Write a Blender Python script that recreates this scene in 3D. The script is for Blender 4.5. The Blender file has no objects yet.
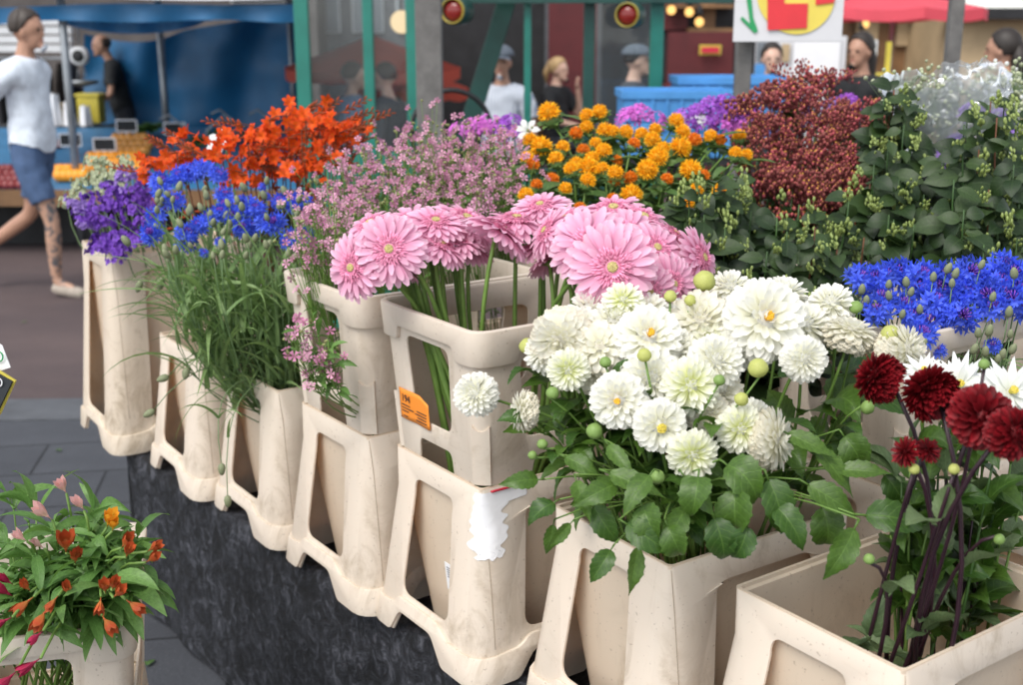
EXPOSURE = 1.12
import bpy, bmesh, math, random
from mathutils import Vector as V, Matrix, Quaternion, noise
R = random.Random(11)
S = bpy.context.scene
COL = S.collection
PI = math.pi
# ------------------------------------------------------------------ camera model of the photograph
FPX, HZ, CAMH = 1200.0, 30.0, 1.60
PITCH = math.atan((343 - HZ) / FPX)
def at(u, v, d):
    """point seen at picture position u, v standing d metres away along the view axis"""
    x = (u - 512) / FPX * d; up = -(v - 343) / FPX * d
    return V((x, d * math.cos(PITCH) + up * math.sin(PITCH), CAMH - d * math.sin(PITCH) + up * math.cos(PITCH)))
def onz(u, v, z):
    p = at(u, v, 1.0) - V((0, 0, CAMH)); t = (z - CAMH) / p.z
    return V((0, 0, CAMH)) + p * t
def atw(dr, up, tow):
    """direction from right / up / towards-camera amounts"""
    return V((dr, -tow, up)).normalized()
# ------------------------------------------------------------------ materials
class NT:
    def __init__(s, name):
        s.m = bpy.data.materials.new(name); s.m.use_nodes = True
        s.t = s.m.node_tree; s.n = s.t.nodes; s.n.clear(); s.out = s.n.new('ShaderNodeOutputMaterial')
    def add(s, typ, ins=None, **kw):
        n = s.n.new(typ)
        for k, v in kw.items(): setattr(n, k, v)
        for k, v in (ins or {}).items():
            if isinstance(v, bpy.types.NodeSocket): s.t.links.new(v, n.inputs[k])
            else: n.inputs[k].default_value = v
        return n
    def coord(s, scale=(1, 1, 1), rot=(0, 0, 0), kind='Object', loc=(0, 0, 0)):
        c = s.add('ShaderNodeTexCoord')
        return s.add('ShaderNodeMapping', {'Vector': c.outputs[kind], 'Scale': scale, 'Rotation': rot, 'Location': loc}).outputs[0]
    def noise(s, scale, detail=3, rough=.55, vec=None, dist=0):
        i = {'Scale': scale, 'Detail': detail, 'Roughness': rough, 'Distortion': dist}
        if vec is not None: i['Vector'] = vec
        return s.add('ShaderNodeTexNoise', i).outputs['Fac']
    def ramp(s, fac, stops):
        n = s.add('ShaderNodeValToRGB', {'Fac': fac}); e = n.color_ramp.elements
        while len(e) < len(stops): e.new(.5)
        for a, (p, c) in zip(e, stops):
            a.position = p; a.color = (c, c, c, 1) if isinstance(c, (int, float)) else (*c[:3], 1)
        return n.outputs[0]
    def mix(s, fac, a, b, mode='MIX'):
        n = s.add('ShaderNodeMix', data_type='RGBA', blend_type=mode)
        for k, v in ((0, fac), (6, a), (7, b)):
            if isinstance(v, bpy.types.NodeSocket): s.t.links.new(v, n.inputs[k])
            else: n.inputs[k].default_value = v if k == 0 else (*v[:3], 1)
        return n.outputs[2]
    def math(s, op, a, b=0.0, clamp=False):
        n = s.add('ShaderNodeMath', operation=op, use_clamp=clamp)
        for k, v in ((0, a), (1, b)):
            if isinstance(v, bpy.types.NodeSocket): s.t.links.new(v, n.inputs[k])
            else: n.inputs[k].default_value = v
        return n.outputs[0]
    def attr(s, name): return s.add('ShaderNodeAttribute', attribute_name=name).outputs['Fac']
    def bump(s, h, strength=.3, dist=.005):
        return s.add('ShaderNodeBump', {'Height': h, 'Strength': strength, 'Distance': dist}).outputs[0]
    def bsdf(s, col, rough=.5, trans=None, tf=.25, normal=None, **kw):
        i = {'Base Color': col if isinstance(col, bpy.types.NodeSocket) else (*col[:3], 1), 'Roughness': rough}
        if normal is not None: i['Normal'] = normal
        for k, v in kw.items(): i[k.replace('_', ' ')] = v
        p = s.add('ShaderNodeBsdfPrincipled', i).outputs[0]
        if trans is not None:
            t = s.add('ShaderNodeBsdfTranslucent', {'Color': trans if isinstance(trans, bpy.types.NodeSocket) else (*trans[:3], 1)}).outputs[0]
            p = s.add('ShaderNodeMixShader', {'Fac': tf, 1: p, 2: t}).outputs[0]
        s.t.links.new(p, s.out.inputs[0])
        return s.m
def simple(name, col, rough=.5, var=.12, scale=8, bump=0, **kw):
    n = NT(name); f = n.noise(scale, 4, vec=n.coord())
    c = n.mix(n.ramp(f, [(.3, 0.0), (.7, 1.0)]), [x * (1 - var) for x in col], [min(1, x * (1 + var)) for x in col])
    return n.bsdf(c, rough, normal=n.bump(n.noise(scale * 8, 3, vec=n.coord()), bump, .004) if bump else None, **kw)
def petal_mat(name, base, tip, var=.18, tf=.3, rough=.55, edge=None, streak=0):
    """base -> tip along each petal, each petal a little lighter or darker"""
    n = NT(name); t = n.attr('t'); r = n.attr('r')
    st = [(0.0, base), (.75, tip)]
    if edge: st.append((1.0, edge))
    c = n.ramp(t, st)
    if streak:
        s_ = n.attr('s'); w = n.math('ABSOLUTE', n.math('SINE', n.math('MULTIPLY', s_, 9.0)))
        c = n.mix(n.math('MULTIPLY', w, streak), c, [x * .72 for x in tip])
    k = n.ramp(r, [(0, 1 - var), (1, 1 + var)])
    c = n.mix(1.0, c, k, 'MULTIPLY')
    return n.bsdf(c, rough, trans=c, tf=tf, **{'Specular_IOR_Level': .25})
def leaf_mat(name, a, b, tf=.22, rough=.42, vein=.35):
    n = NT(name); t = n.attr('t'); s_ = n.math('ABSOLUTE', n.attr('s')); r = n.attr('r')
    c = n.mix(r, a, b)
    c = n.mix(n.math('MULTIPLY', n.ramp(n.noise(22, 3, vec=n.coord()), [(.35, 0.0), (.7, 1.0)]), .5), c, [x * .55 for x in a])
    mid = n.math('SUBTRACT', 1.0, n.math('MULTIPLY', s_, 14.0), True)
    lat = n.math('SINE', n.math('MULTIPLY', n.math('SUBTRACT', t, n.math('MULTIPLY', s_, .22)), 44.0))
    lat = n.ramp(lat, [(.86, 0.0), (1.0, .55)])
    vn = n.math('MAXIMUM', mid, lat)
    c = n.mix(n.math('MULTIPLY', vn, vein), c, [min(1, x * 1.9 + .02) for x in b])
    return n.bsdf(c, rough, trans=n.mix(.5, c, (b[0] * 1.5, b[1] * 1.6, b[2])), tf=tf, normal=n.bump(vn, .25, .002), **{'Specular_IOR_Level': .4})
M = {}
# ------------------------------------------------------------------ mesh builder
class MB:
    def __init__(s): s.v = []; s.f = []; s.mi = []; s.t = []; s.r = []; s.s = []; s.X = Matrix()
    def vert(s, p, t=0, r=.5, w=0):
        s.v.append(s.X @ V(p)); s.t.append(t); s.r.append(r); s.s.append(w); return len(s.v) - 1
    def face(s, ids, m=0): s.f.append(tuple(ids)); s.mi.append(m)
    def tube(s, pts, r0, r1=None, n=6, m=0, cap=True, rr=.5):
        pts = [V(p) for p in pts]; r1 = r0 if r1 is None else r1; rings = []; N = len(pts); a = None
        for i, p in enumerate(pts):
            d = (pts[min(i + 1, N - 1)] - pts[max(i - 1, 0)])
            if d.length < 1e-9: d = V((0, 0, 1))
            d.normalize()
            if a is None: a = d.orthogonal().normalized()
            else:
                a = a - d * a.dot(d)
                a = a.normalized() if a.length > 1e-6 else d.orthogonal().normalized()
            b = d.cross(a); k = i / (N - 1); rad = r0[i] if isinstance(r0, (list, tuple)) else r0 + (r1 - r0) * k
            rings.append([s.vert(p + (a * math.cos(2 * PI * j / n) + b * math.sin(2 * PI * j / n)) * rad, k, rr, 0) for j in range(n)])
        for A, B in zip(rings, rings[1:]):
            for j in range(n): s.face((A[j], A[(j + 1) % n], B[(j + 1) % n], B[j]), m)
        if cap: s.face(rings[0][::-1], m); s.face(rings[-1], m)
    def lathe(s, prof, n=12, m=0, r=.5, cap=True):
        """profile of (radius, z) around local Z"""
        N = len(prof); rings = [[s.vert((q * math.cos(2 * PI * j / n), q * math.sin(2 * PI * j / n), z), i / max(1, N - 1), r, 0) for j in range(n)] for i, (q, z) in enumerate(prof)]
        for A, B in zip(rings, rings[1:]):
            for j in range(n): s.face((A[j], A[(j + 1) % n], B[(j + 1) % n], B[j]), m)
        if cap:
            s.face(rings[0][::-1], m); s.face(rings[-1], m)
    def blade(s, X, L, prof, nt=5, ns=3, bend=0, cup=0, tilt=0, fold=0, wave=0, notch=0, r=None, m=0, twist=0):
        """petal or leaf: grows along local +X of X, width along Y, upper side +Z; prof(t) half width"""
        r = R.random() if r is None else r; O = s.X; s.X = O @ X; rows = []
        x = z = 0.0; ang = tilt; ph = R.random() * 6
        for i in range(nt + 1):
            t = i / nt
            if i: ang = tilt + bend * (t - .5 / nt); x += L / nt * math.cos(ang); z += L / nt * math.sin(ang)
            w = prof(t); row = []
            tw = twist * t
            for j in range(ns + 1):
                q = 2 * j / ns - 1
                yy = q * w; zz = cup * w * q * q + fold * abs(q) * w + wave * w * math.sin(t * 9 + ph + q * 2) * abs(q)
                xx = x - math.sin(ang) * zz - (notch * L * q * q if i == nt else 0); zc = z + math.cos(ang) * zz
                if tw: yy, zc = yy * math.cos(tw) - (zc - z) * math.sin(tw), z + yy * math.sin(tw) + (zc - z) * math.cos(tw)
                row.append(s.vert((xx, yy, zc), t, r, q))
            rows.append(row)
        for A, B in zip(rows, rows[1:]):
            for j in range(ns): s.face((A[j], A[j + 1], B[j + 1], B[j]), m)
        s.X = O
    def box(s, a, b, m=0, X=None):
        O = s.X
        if X is not None: s.X = O @ X
        a = V(a); b = V(b)
        i = [s.vert((x, y, z)) for z in (a.z, b.z) for y in (a.y, b.y) for x in (a.x, b.x)]
        for q in ((0, 2, 3, 1), (4, 5, 7, 6), (0, 1, 5, 4), (2, 6, 7, 3), (0, 4, 6, 2), (1, 3, 7, 5)): s.face([i[k] for k in q], m)
        s.X = O
    def ball(s, c, r, n=8, m=0, sc=(1, 1, 1), rr=.5):
        O = s.X; s.X = O @ Matrix.Translation(V(c)) @ Matrix.Diagonal((*sc, 1)); k = n // 2 + 1
        s.lathe([(r * math.sin(PI * (i + .02) / (k + .04)), -r * math.cos(PI * (i + .02) / (k + .04))) for i in range(k + 1)], n, m, rr); s.X = O
    def sheet(s, fn, nu, nv, m=0):
        g = [[s.vert(fn(i / nu, j / nv), j / nv, .5, i / nu * 2 - 1) for i in range(nu + 1)] for j in range(nv + 1)]
        for j in range(nv):
            for i in range(nu): s.face((g[j][i], g[j][i + 1], g[j + 1][i + 1], g[j + 1][i]), m)
    def mesh(s, name, mats, smooth=True, auto=None):
        me = bpy.data.meshes.new(name); me.from_pydata([tuple(p) for p in s.v], [], s.f)
        for m in (mats if isinstance(mats, (list, tuple)) else [mats]): me.materials.append(M[m] if isinstance(m, str) else m)
        me.polygons.foreach_set('material_index', s.mi); me.polygons.foreach_set('use_smooth', [smooth] * len(s.f))
        for k in 'trs':
            me.attributes.new(k, 'FLOAT', 'POINT').data.foreach_set('value', getattr(s, k))
        me.update()
        if auto is not None and smooth: me.set_sharp_from_angle(angle=math.radians(auto))
        return me
    def build(s, name, mats, parent=None, loc=None, smooth=True, auto=None, bevel=0):
        return put(name, s.mesh(name, mats, smooth, auto), parent, Matrix.Translation(V(loc)) if loc is not None else None, bevel)
def put(name, me, parent=None, X=None, bevel=0):
    o = bpy.data.objects.new(name, me); COL.objects.link(o)
    if parent: o.parent = parent
    if X is not None: o.matrix_local = X
    if bevel:
        b = o.modifiers.new('bevel', 'BEVEL'); b.width = bevel; b.segments = 2; b.limit_method = 'ANGLE'; b.angle_limit = math.radians(40)
    return o
def tag(o, label, cat, group=None, kind=None):
    if label: o['label'] = label
    if cat: o['category'] = cat
    if group: o['group'] = group
    if kind: o['kind'] = kind
    return o
def thing(name, label, cat, loc=(0, 0, 0), group=None, rz=0):
    o = bpy.data.objects.new(name, None); COL.objects.link(o); o.location = loc; o.rotation_euler = (0, 0, rz); o.empty_display_size = .05
    return tag(o, label, cat, group)
def structure(o): o['kind'] = 'structure'; return o
def aim(d, roll=0, p=(0, 0, 0), sc=1):
    q = V((0, 0, 1)).rotation_difference(V(d).normalized())
    return Matrix.Translation(V(p)) @ q.to_matrix().to_4x4() @ Matrix.Rotation(roll, 4, 'Z') @ Matrix.Diagonal((sc, sc, sc, 1))
def bez(a, b, c, n=7):
    a, b, c = V(a), V(b), V(c)
    return [a * (1 - t) ** 2 + b * 2 * t * (1 - t) + c * t * t for t in (i / n for i in range(n + 1))]
def frame(d, up):
    """matrix whose +X is d and whose +Z is near up"""
    d = V(d).normalized(); up = V(up); y = up.cross(d)
    y = y.normalized() if y.length > 1e-5 else d.orthogonal().normalized()
    z = d.cross(y); return Matrix((d, y, z)).transposed().to_4x4()
def rz(a): return Matrix.Rotation(a, 4, 'Z')
ORD = ['first', 'second', 'third', 'fourth', 'fifth', 'sixth', 'seventh', 'eighth', 'ninth', 'tenth', 'eleventh', 'twelfth', 'thirteenth', 'fourteenth', 'fifteenth', 'sixteenth']
def rank(items, fmt, rows=('top', 'upper', 'middle', 'lower', 'bottom'), per=9):
    """items: (u, v) picture places of look-alikes; returns one label each, by row and order from the left"""
    n = len(items); k = max(1, min(len(rows), math.ceil(n / per))); names = {1: [''], 2: ['upper row', 'lower row'], 3: ['top row', 'middle row', 'bottom row'], 4: ['top row', 'upper middle row', 'lower middle row', 'bottom row'], 5: ['topmost row', 'second row down', 'middle row', 'fourth row down', 'bottom row']}[k]
    idx = sorted(range(n), key=lambda i: items[i][1]); out = [None] * n
    for q in range(k):
        row = sorted(idx[q * n // k:(q + 1) * n // k], key=lambda i: items[i][0])
        for j, i in enumerate(row):
            m = len(row)
            o = 'leftmost' if j == 0 else 'rightmost' if j == m - 1 else ORD[j] + ' from left' if j <= m / 2 else ORD[m - 1 - j] + ' from right'
            out[i] = fmt.format(o=o, row=('in the ' + names[q]) if names[q] else '').replace('  ', ' ').strip()
    return out
# ------------------------------------------------------------------ materials of the place
def mk_plastic(name, col, dirt=.5):
    n = NT(name); v = n.coord()
    base = n.mix(n.noise(3.5, 4, vec=v), [x * .93 for x in col], [min(1, x * 1.05) for x in col])
    st = n.ramp(n.noise(9, 6, .72, n.coord((1, 1, .8)), 1.2), [(.50, 0.0), (.68, 1.0)])
    reg = n.ramp(n.noise(3.1, 2, vec=v), [(.40, 0.0), (.60, 1.0)])
    c = n.mix(n.math('MULTIPLY', n.math('MULTIPLY', st, reg), dirt), base, (.36, .28, .17))
    sc = n.ramp(n.noise(60, 3, .6, n.coord((1, 1, .12))), [(.60, 0.0), (.68, 1.0)])
    c = n.mix(n.math('MULTIPLY', sc, .10), c, (.42, .33, .24))
    sp = n.ramp(n.noise(150, 2, .5, v), [(.67, 0.0), (.74, 1.0)])
    c = n.mix(n.math('MULTIPLY', sp, .45), c, (.2, .15, .1))
    return n.bsdf(c, .42, trans=(col[0] * 1.0, col[1] * .74, col[2] * .5), tf=.26, normal=n.bump(n.noise(40, 4, vec=v), .06, .003))
M['plastic'] = mk_plastic('cream plastic', (.87, .79, .675), .60)
M['plastic_tan'] = mk_plastic('tan cream plastic', (.83, .715, .565), .40)
M['seam'] = simple('mould seam', (.42, .33, .24), .6, .1)
M['plastic_dirty'] = mk_plastic('stained cream plastic', (.83, .745, .615), .95)
M['plastic_collar'] = mk_plastic('grey cream plastic', (.80, .725, .62), .40)
M['paper'] = simple('white torn paper', (.80, .80, .82), .7, .04)
M['orange_label'] = simple('orange paper label', (.85, .27, .03), .55, .05)
M['ink'] = simple('black ink', (.03, .025, .03), .6, 0)
M['red_ink'] = simple('red print', (.55, .02, .05), .5, 0)
def mk_cloth():
    n = NT('crushed black cloth'); t_, s_ = n.attr('t'), n.attr('s'); X_ = n.math('MULTIPLY', s_, 1.9); v = n.coord()
    perp = n.math('SUBTRACT', X_, n.math('MULTIPLY', t_, .35)); along = n.math('ADD', n.math('MULTIPLY', X_, .35), t_)
    q = n.add('ShaderNodeCombineXYZ', {'X': n.math('MULTIPLY', perp, 26.0), 'Y': n.math('MULTIPLY', along, 5.0)}).outputs[0]
    st = n.noise(1.0, 7, .78, q, .8); a = n.noise(26, 9, .80, v, 1.0); big = n.noise(4, 3, .5, v)
    k = n.math('ADD', n.math('ADD', n.math('MULTIPLY', a, .60), n.math('MULTIPLY', st, .25)), n.math('MULTIPLY', big, .15))
    c = n.ramp(k, [(.45, (.004, .0043, .0055)), (.50, (.013, .0145, .019)), (.545, (.036, .038, .047)), (.61, (.105, .110, .130))])
    return n.bsdf(c, .6, normal=n.bump(k, .8, .02), **{'Specular_IOR_Level': .3})
M['cloth'] = mk_cloth()
def mk_paving():
    n = NT('grey slab paving'); v = n.coord((1, 1, 1), (0, 0, -.16))
    br = n.add('ShaderNodeTexBrick', {'Vector': v, 'Color1': (.9, .9, .9, 1), 'Color2': (.62, .62, .62, 1), 'Mortar': (.22, .22, .22, 1), 'Scale': 1.0, 'Mortar Size': .006, 'Brick Width': .55, 'Row Height': .34, 'Bias': 0.0}, offset=.5)
    c = n.mix(n.noise(5, 5, .6, n.coord()), (.040, .043, .052), (.085, .090, .104))
    c = n.mix(1.0, c, br.outputs['Color'], 'MULTIPLY')
    sp = n.ramp(n.noise(120, 2, .5, n.coord()), [(.66, 0.0), (.74, 1.0)])
    c = n.mix(n.math('MULTIPLY', sp, .25), c, (.3, .3, .3))
    return n.bsdf(c, .62, normal=n.bump(n.math('SUBTRACT', n.noise(70, 4, vec=n.coord()), n.math('MULTIPLY', br.outputs['Fac'], 1.5)), .35, .006))
M['paving'] = mk_paving()
def mk_road():
    n = NT('worn reddish asphalt'); v = n.coord()
    c = n.mix(n.ramp(n.noise(.9, 5, .62, n.coord((.6, 1, 1))), [(.35, 0.0), (.65, 1.0)]), (.056, .038, .040), (.098, .067, .064))
    c = n.mix(n.math('MULTIPLY', n.ramp(n.noise(260, 2, vec=v), [(.5, 0.0), (.8, 1.0)]), .4), c, (.2, .17, .17))
    return n.bsdf(c, .78, normal=n.bump(n.noise(220, 3, vec=v), .4, .004))
M['road'] = mk_road()
M['kerb'] = simple('grey kerb stone', (.085, .09, .10), .7, .2, 7, .3)
M['wood_post'] = simple('weathered grey post', (.13, .125, .12), .75, .3, 14, .4)
M['ground'] = simple('dark town ground', (.09, .085, .085), .8, .2, 2)
# ------------------------------------------------------------------ ground
def quad_sheet(name, mat, pts):
    b = MB(); b.face([b.vert(p) for p in pts]); return structure(b.build(name, mat, smooth=False))
quad_sheet('ground', 'ground', [(-120, -30, -.12), (120, -30, -.12), (120, 400, -.12), (-120, 400, -.12)])
KY = lambda x: 5.12 + (x + 2.2) * .045
def slab(name, mat, xs, y0, y1, z0, z1):
    b = MB(); N = len(xs)
    for i in range(N - 1):
        q = [(xs[i], y0(xs[i])), (xs[i + 1], y0(xs[i + 1])), (xs[i + 1], y1(xs[i + 1])), (xs[i], y1(xs[i]))]
        t = [b.vert((x, y, z1)) for x, y in q]; l = [b.vert((x, y, z0)) for x, y in q]
        b.face(t)
        for k in range(4): b.face((l[k], l[(k + 1) % 4], t[(k + 1) % 4], t[k]))
    return structure(b.build(name, mat, smooth=False, bevel=0))
slab('pavement', 'paving', [-30, 30], lambda x: -20, lambda x: KY(x) - .305, -.3, 0)
slab('kerb', 'kerb', [-30 + i * .9 for i in range(68)], lambda x: KY(x) - .30, KY, -.3, .004)
quad_sheet('road', 'road', [(-40, KY(-40), -.04), (40, KY(40), -.04), (40, 30, -.04), (-40, 30, -.04)])
# ------------------------------------------------------------------ flower buckets
ZT, BH, WS, WL, FL, CH = .463, .36, .293, .40, .041, .285
def outline_curve(outer, holes):
    """2D filled outline with holes -> triangulated flat mesh (list of 2D verts, faces)"""
    cu = bpy.data.curves.new('tmp', 'CURVE'); cu.dimensions = '2D'; cu.fill_mode = 'BOTH'; cu.extrude = 0
    for L in [outer] + holes:
        sp = cu.splines.new('POLY'); sp.points.add(len(L) - 1)
        for p, (x, y) in zip(sp.points, L): p.co = (x, y, 0, 1)
        sp.use_cyclic_u = True
    o = bpy.data.objects.new('tmp', cu); COL.objects.link(o)
    bpy.context.view_layer.update()
    me = bpy.data.meshes.new_from_object(o.evaluated_get(bpy.context.evaluated_depsgraph_get()))
    bm = bmesh.new(); bm.from_mesh(me); bmesh.ops.remove_doubles(bm, verts=bm.verts, dist=1e-6)
    # one sheet only (a 2D curve of no depth may give front and back)
    seen = set(); kill = []
    for f in bm.faces:
        k = tuple(sorted(v.index for v in f.verts))
        if k in seen: kill.append(f)
        seen.add(k)
    if kill: bmesh.ops.delete(bm, geom=kill, context='FACES_ONLY')
    vs = [(v.co.x, v.co.y) for v in bm.verts]; fs = [[v.index for v in (f.verts if f.normal.z > 0 else reversed(f.verts))] for f in bm.faces]
    bm.free(); bpy.data.objects.remove(o); bpy.data.curves.remove(cu); bpy.data.meshes.remove(me)
    return vs, fs
def rpoly(pts, r, n=4):
    """polygon with rounded corners"""
    out = []; N = len(pts); P = [V((p[0] * .16, p[1], 0)) for p in pts]
    for i in range(N):
        a, b, c = P[i - 1], P[i], P[(i + 1) % N]; rr = r[i] if isinstance(r, (list, tuple)) else r
        if rr <= 0: out.append((b.x / .16, b.y)); continue
        d1 = (a - b); d2 = (c - b); k = min(rr, d1.length * .45, d2.length * .45)
        p, q = b + d1.normalized() * k, b + d2.normalized() * k
        for j in range(n + 1):
            t = j / n; z = p * (1 - t) ** 2 + b * 2 * t * (1 - t) + q * t * t; out.append((z.x / .16, z.y))
    return out
def shell(name, mat, widths, rad, zr, outlines, thick, parent=None, flat_top=None, bev=.0016):
    """four pierced panels round a tapering rounded box, solidified inwards.
    widths(z) -> (half short, half long); rad(z) corner radius; outlines(side width) -> outer, holes in (u -1..1, z)"""
    bm = bmesh.new(); z0, z1 = zr
    def pt(side, u, z):
        hx, hy = widths(z); r = rad(z); k = ((hx if side % 2 == 0 else hy) - r) * u
        return [(k, -hy), (hx, k), (-k, hy), (-hx, -k)][side] + (z,)
    cols = []
    for side in range(4):
        outer, holes = outlines(side)
        vs, fs = outline_curve(outer, holes)
        bv = [bm.verts.new(pt(side, u, z)) for u, z in vs]
        for f in fs:
            try: bm.faces.new([bv[i] for i in f])
            except ValueError: pass
        edge = {}
        for sgn in (-1, 1): edge[sgn] = sorted([(z, bv[i]) for i, (u, z) in enumerate(vs) if abs(u - sgn) < 1e-5], key=lambda q: q[0])
        cols.append(edge)
    for side in range(4):
        A, B = cols[side][1], cols[(side + 1) % 4][-1]; n = 4; prev = A
        for k in range(1, n + 1):
            cur = []
            for q, (z, v) in enumerate(A):
                if k == n: cur.append(B[q]); continue
                hx, hy = widths(z); r = rad(z); a = PI / 2 * k / n
                sx, sy = [(1, -1), (1, 1), (-1, 1), (-1, -1)][side]; c0 = [-PI / 2, 0, PI / 2, PI][side]
                cur.append((z, bm.verts.new((sx * (hx - r) + r * math.cos(c0 + a), sy * (hy - r) + r * math.sin(c0 + a), z))))
            for q in range(len(A) - 1):
                bm.faces.new((prev[q][1], cur[q][1], cur[q + 1][1], prev[q + 1][1]))
            prev = cur
    bmesh.ops.recalc_face_normals(bm, faces=bm.faces)
    bmesh.ops.dissolve_limit(bm, angle_limit=.01, verts=bm.verts, edges=bm.edges)
    c = sum((f.normal.x * f.calc_center_median().x + f.normal.y * f.calc_center_median().y) for f in bm.faces)
    if c < 0: bmesh.ops.reverse_faces(bm, faces=bm.faces)
    me = bpy.data.meshes.new(name); bm.to_mesh(me); bm.free()
    o = bpy.data.objects.new('tmp', me); COL.objects.link(o)
    s = o.modifiers.new('s', 'SOLIDIFY'); s.thickness = thick; s.offset = -1; s.use_even_offset = True
    if bev:
        b = o.modifiers.new('b', 'BEVEL'); b.width = bev; b.segments = 2; b.limit_method = 'ANGLE'; b.angle_limit = math.radians(50)
    bpy.context.view_layer.update()
    out = bpy.data.meshes.new_from_object(o.evaluated_get(bpy.context.evaluated_depsgraph_get()))
    bpy.data.objects.remove(o); bpy.data.meshes.remove(me)
    out.name = name; out.materials.clear(); out.materials.append(M[mat])
    out.polygons.foreach_set('use_smooth', [True] * len(out.polygons)); out.set_sharp_from_angle(angle=math.radians(38))
    return out
def tub_mesh(name, mat, prof, thick):
    """open inner vessel: prof list of (half short, half long, z, r) going down; floor at the end"""
    b = MB(); rings = []
    def ring(hx, hy, z, r):
        o = []
        for k, (sx, sy) in enumerate(((1, -1), (1, 1), (-1, 1), (-1, -1))):
            for j in range(5):
                a = [-PI / 2, 0, PI / 2, PI][k] + PI / 2 * j / 4
                o.append(b.vert((sx * (hx - r) + r * math.cos(a), sy * (hy - r) + r * math.sin(a), z)))
        return o
    P = [(hx, hy, z, r) for hx, hy, z, r in prof] + [(hx - thick, hy - thick, z + (thick if i == 0 else 0), r * .9) for i, (hx, hy, z, r) in enumerate(reversed(prof))]
    rings = [ring(*p) for p in P]; b.face(rings[len(prof) - 1][::-1]); rings.insert(len(prof), None)
    for A, B in zip(rings, rings[1:]):
        if A and B:
            for j in range(20): b.face((B[j], B[(j + 1) % 20], A[(j + 1) % 20], A[j]))
    L = rings[len(prof) + 1]; b.face(L)
    A, B = rings[-1], rings[0]
    for j in range(20): b.face((A[j], B[j], B[(j + 1) % 20], A[(j + 1) % 20]))
    return b.mesh(name, mat, True, 35)
def bucket_meshes(H, mat):
    hb = lambda z: (WS / 2 + FL * (1 - z / H), WL / 2 + FL * (1 - z / H))
    rd = lambda z: .010 + .030 * (1 - max(0, (z - H * .8)) / (H * .2)) if z > H * .8 else .040
    top, ar = H, .052
    def skirt(side):
        w = .0 + .045
        outer = rpoly([(-1, .001), (-.70, .001), (-.54, ar), (.22, ar), (.50, .001), (1, .001), (1, .075), (1, H * .8), (1, H * .9), (1, H), (-1, H), (-1, H * .9), (-1, H * .8), (-1, .075)], 0)
        win = rpoly([(-.60, .086), (.60, .086), (.56, H - .040), (-.56, H - .040)] if side % 2 == 0 else [(-.66, .086), (.66, .086), (.64, H - .046), (-.64, H - .046)], .03, 6)
        return outer, [win]
    sk = shell('frame', mat, hb, rd, (0, H), skirt, .0042)
    hb2 = lambda z: (hb(z)[0] + .0065, hb(z)[1] + .0065)
    def band(side):
        ar2 = .048
        return rpoly([(-1, 0), (-.73, 0), (-.56, ar2), (.24, ar2), (.54, 0), (1, 0), (1, .056), (.60, .056), (.36, .078), (-.62, .078), (-.72, .060), (-1, .056)], [0, .01, .014, .014, .01, 0, 0, .01, .01, .01, .01, 0]), []
    bd = shell('foot_band', mat, hb2, lambda z: .046, (0, .078), band, .0085, bev=.0025)
    t = .006
    tub = tub_mesh('vessel', 'plastic_tan', [(WS / 2 - .0003, WL / 2 - .0003, H + .002, .008), (WS / 2 - .0006, WL / 2 - .0006, H - .004, .008), (WS / 2 - t, WL / 2 - t, H - .006, .008), (WS / 2 - .019, WL / 2 - .019, H * .5, .03), (WS / 2 - .040, WL / 2 - .040, .014, .035)], .005)
    return sk, bd, tub
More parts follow.
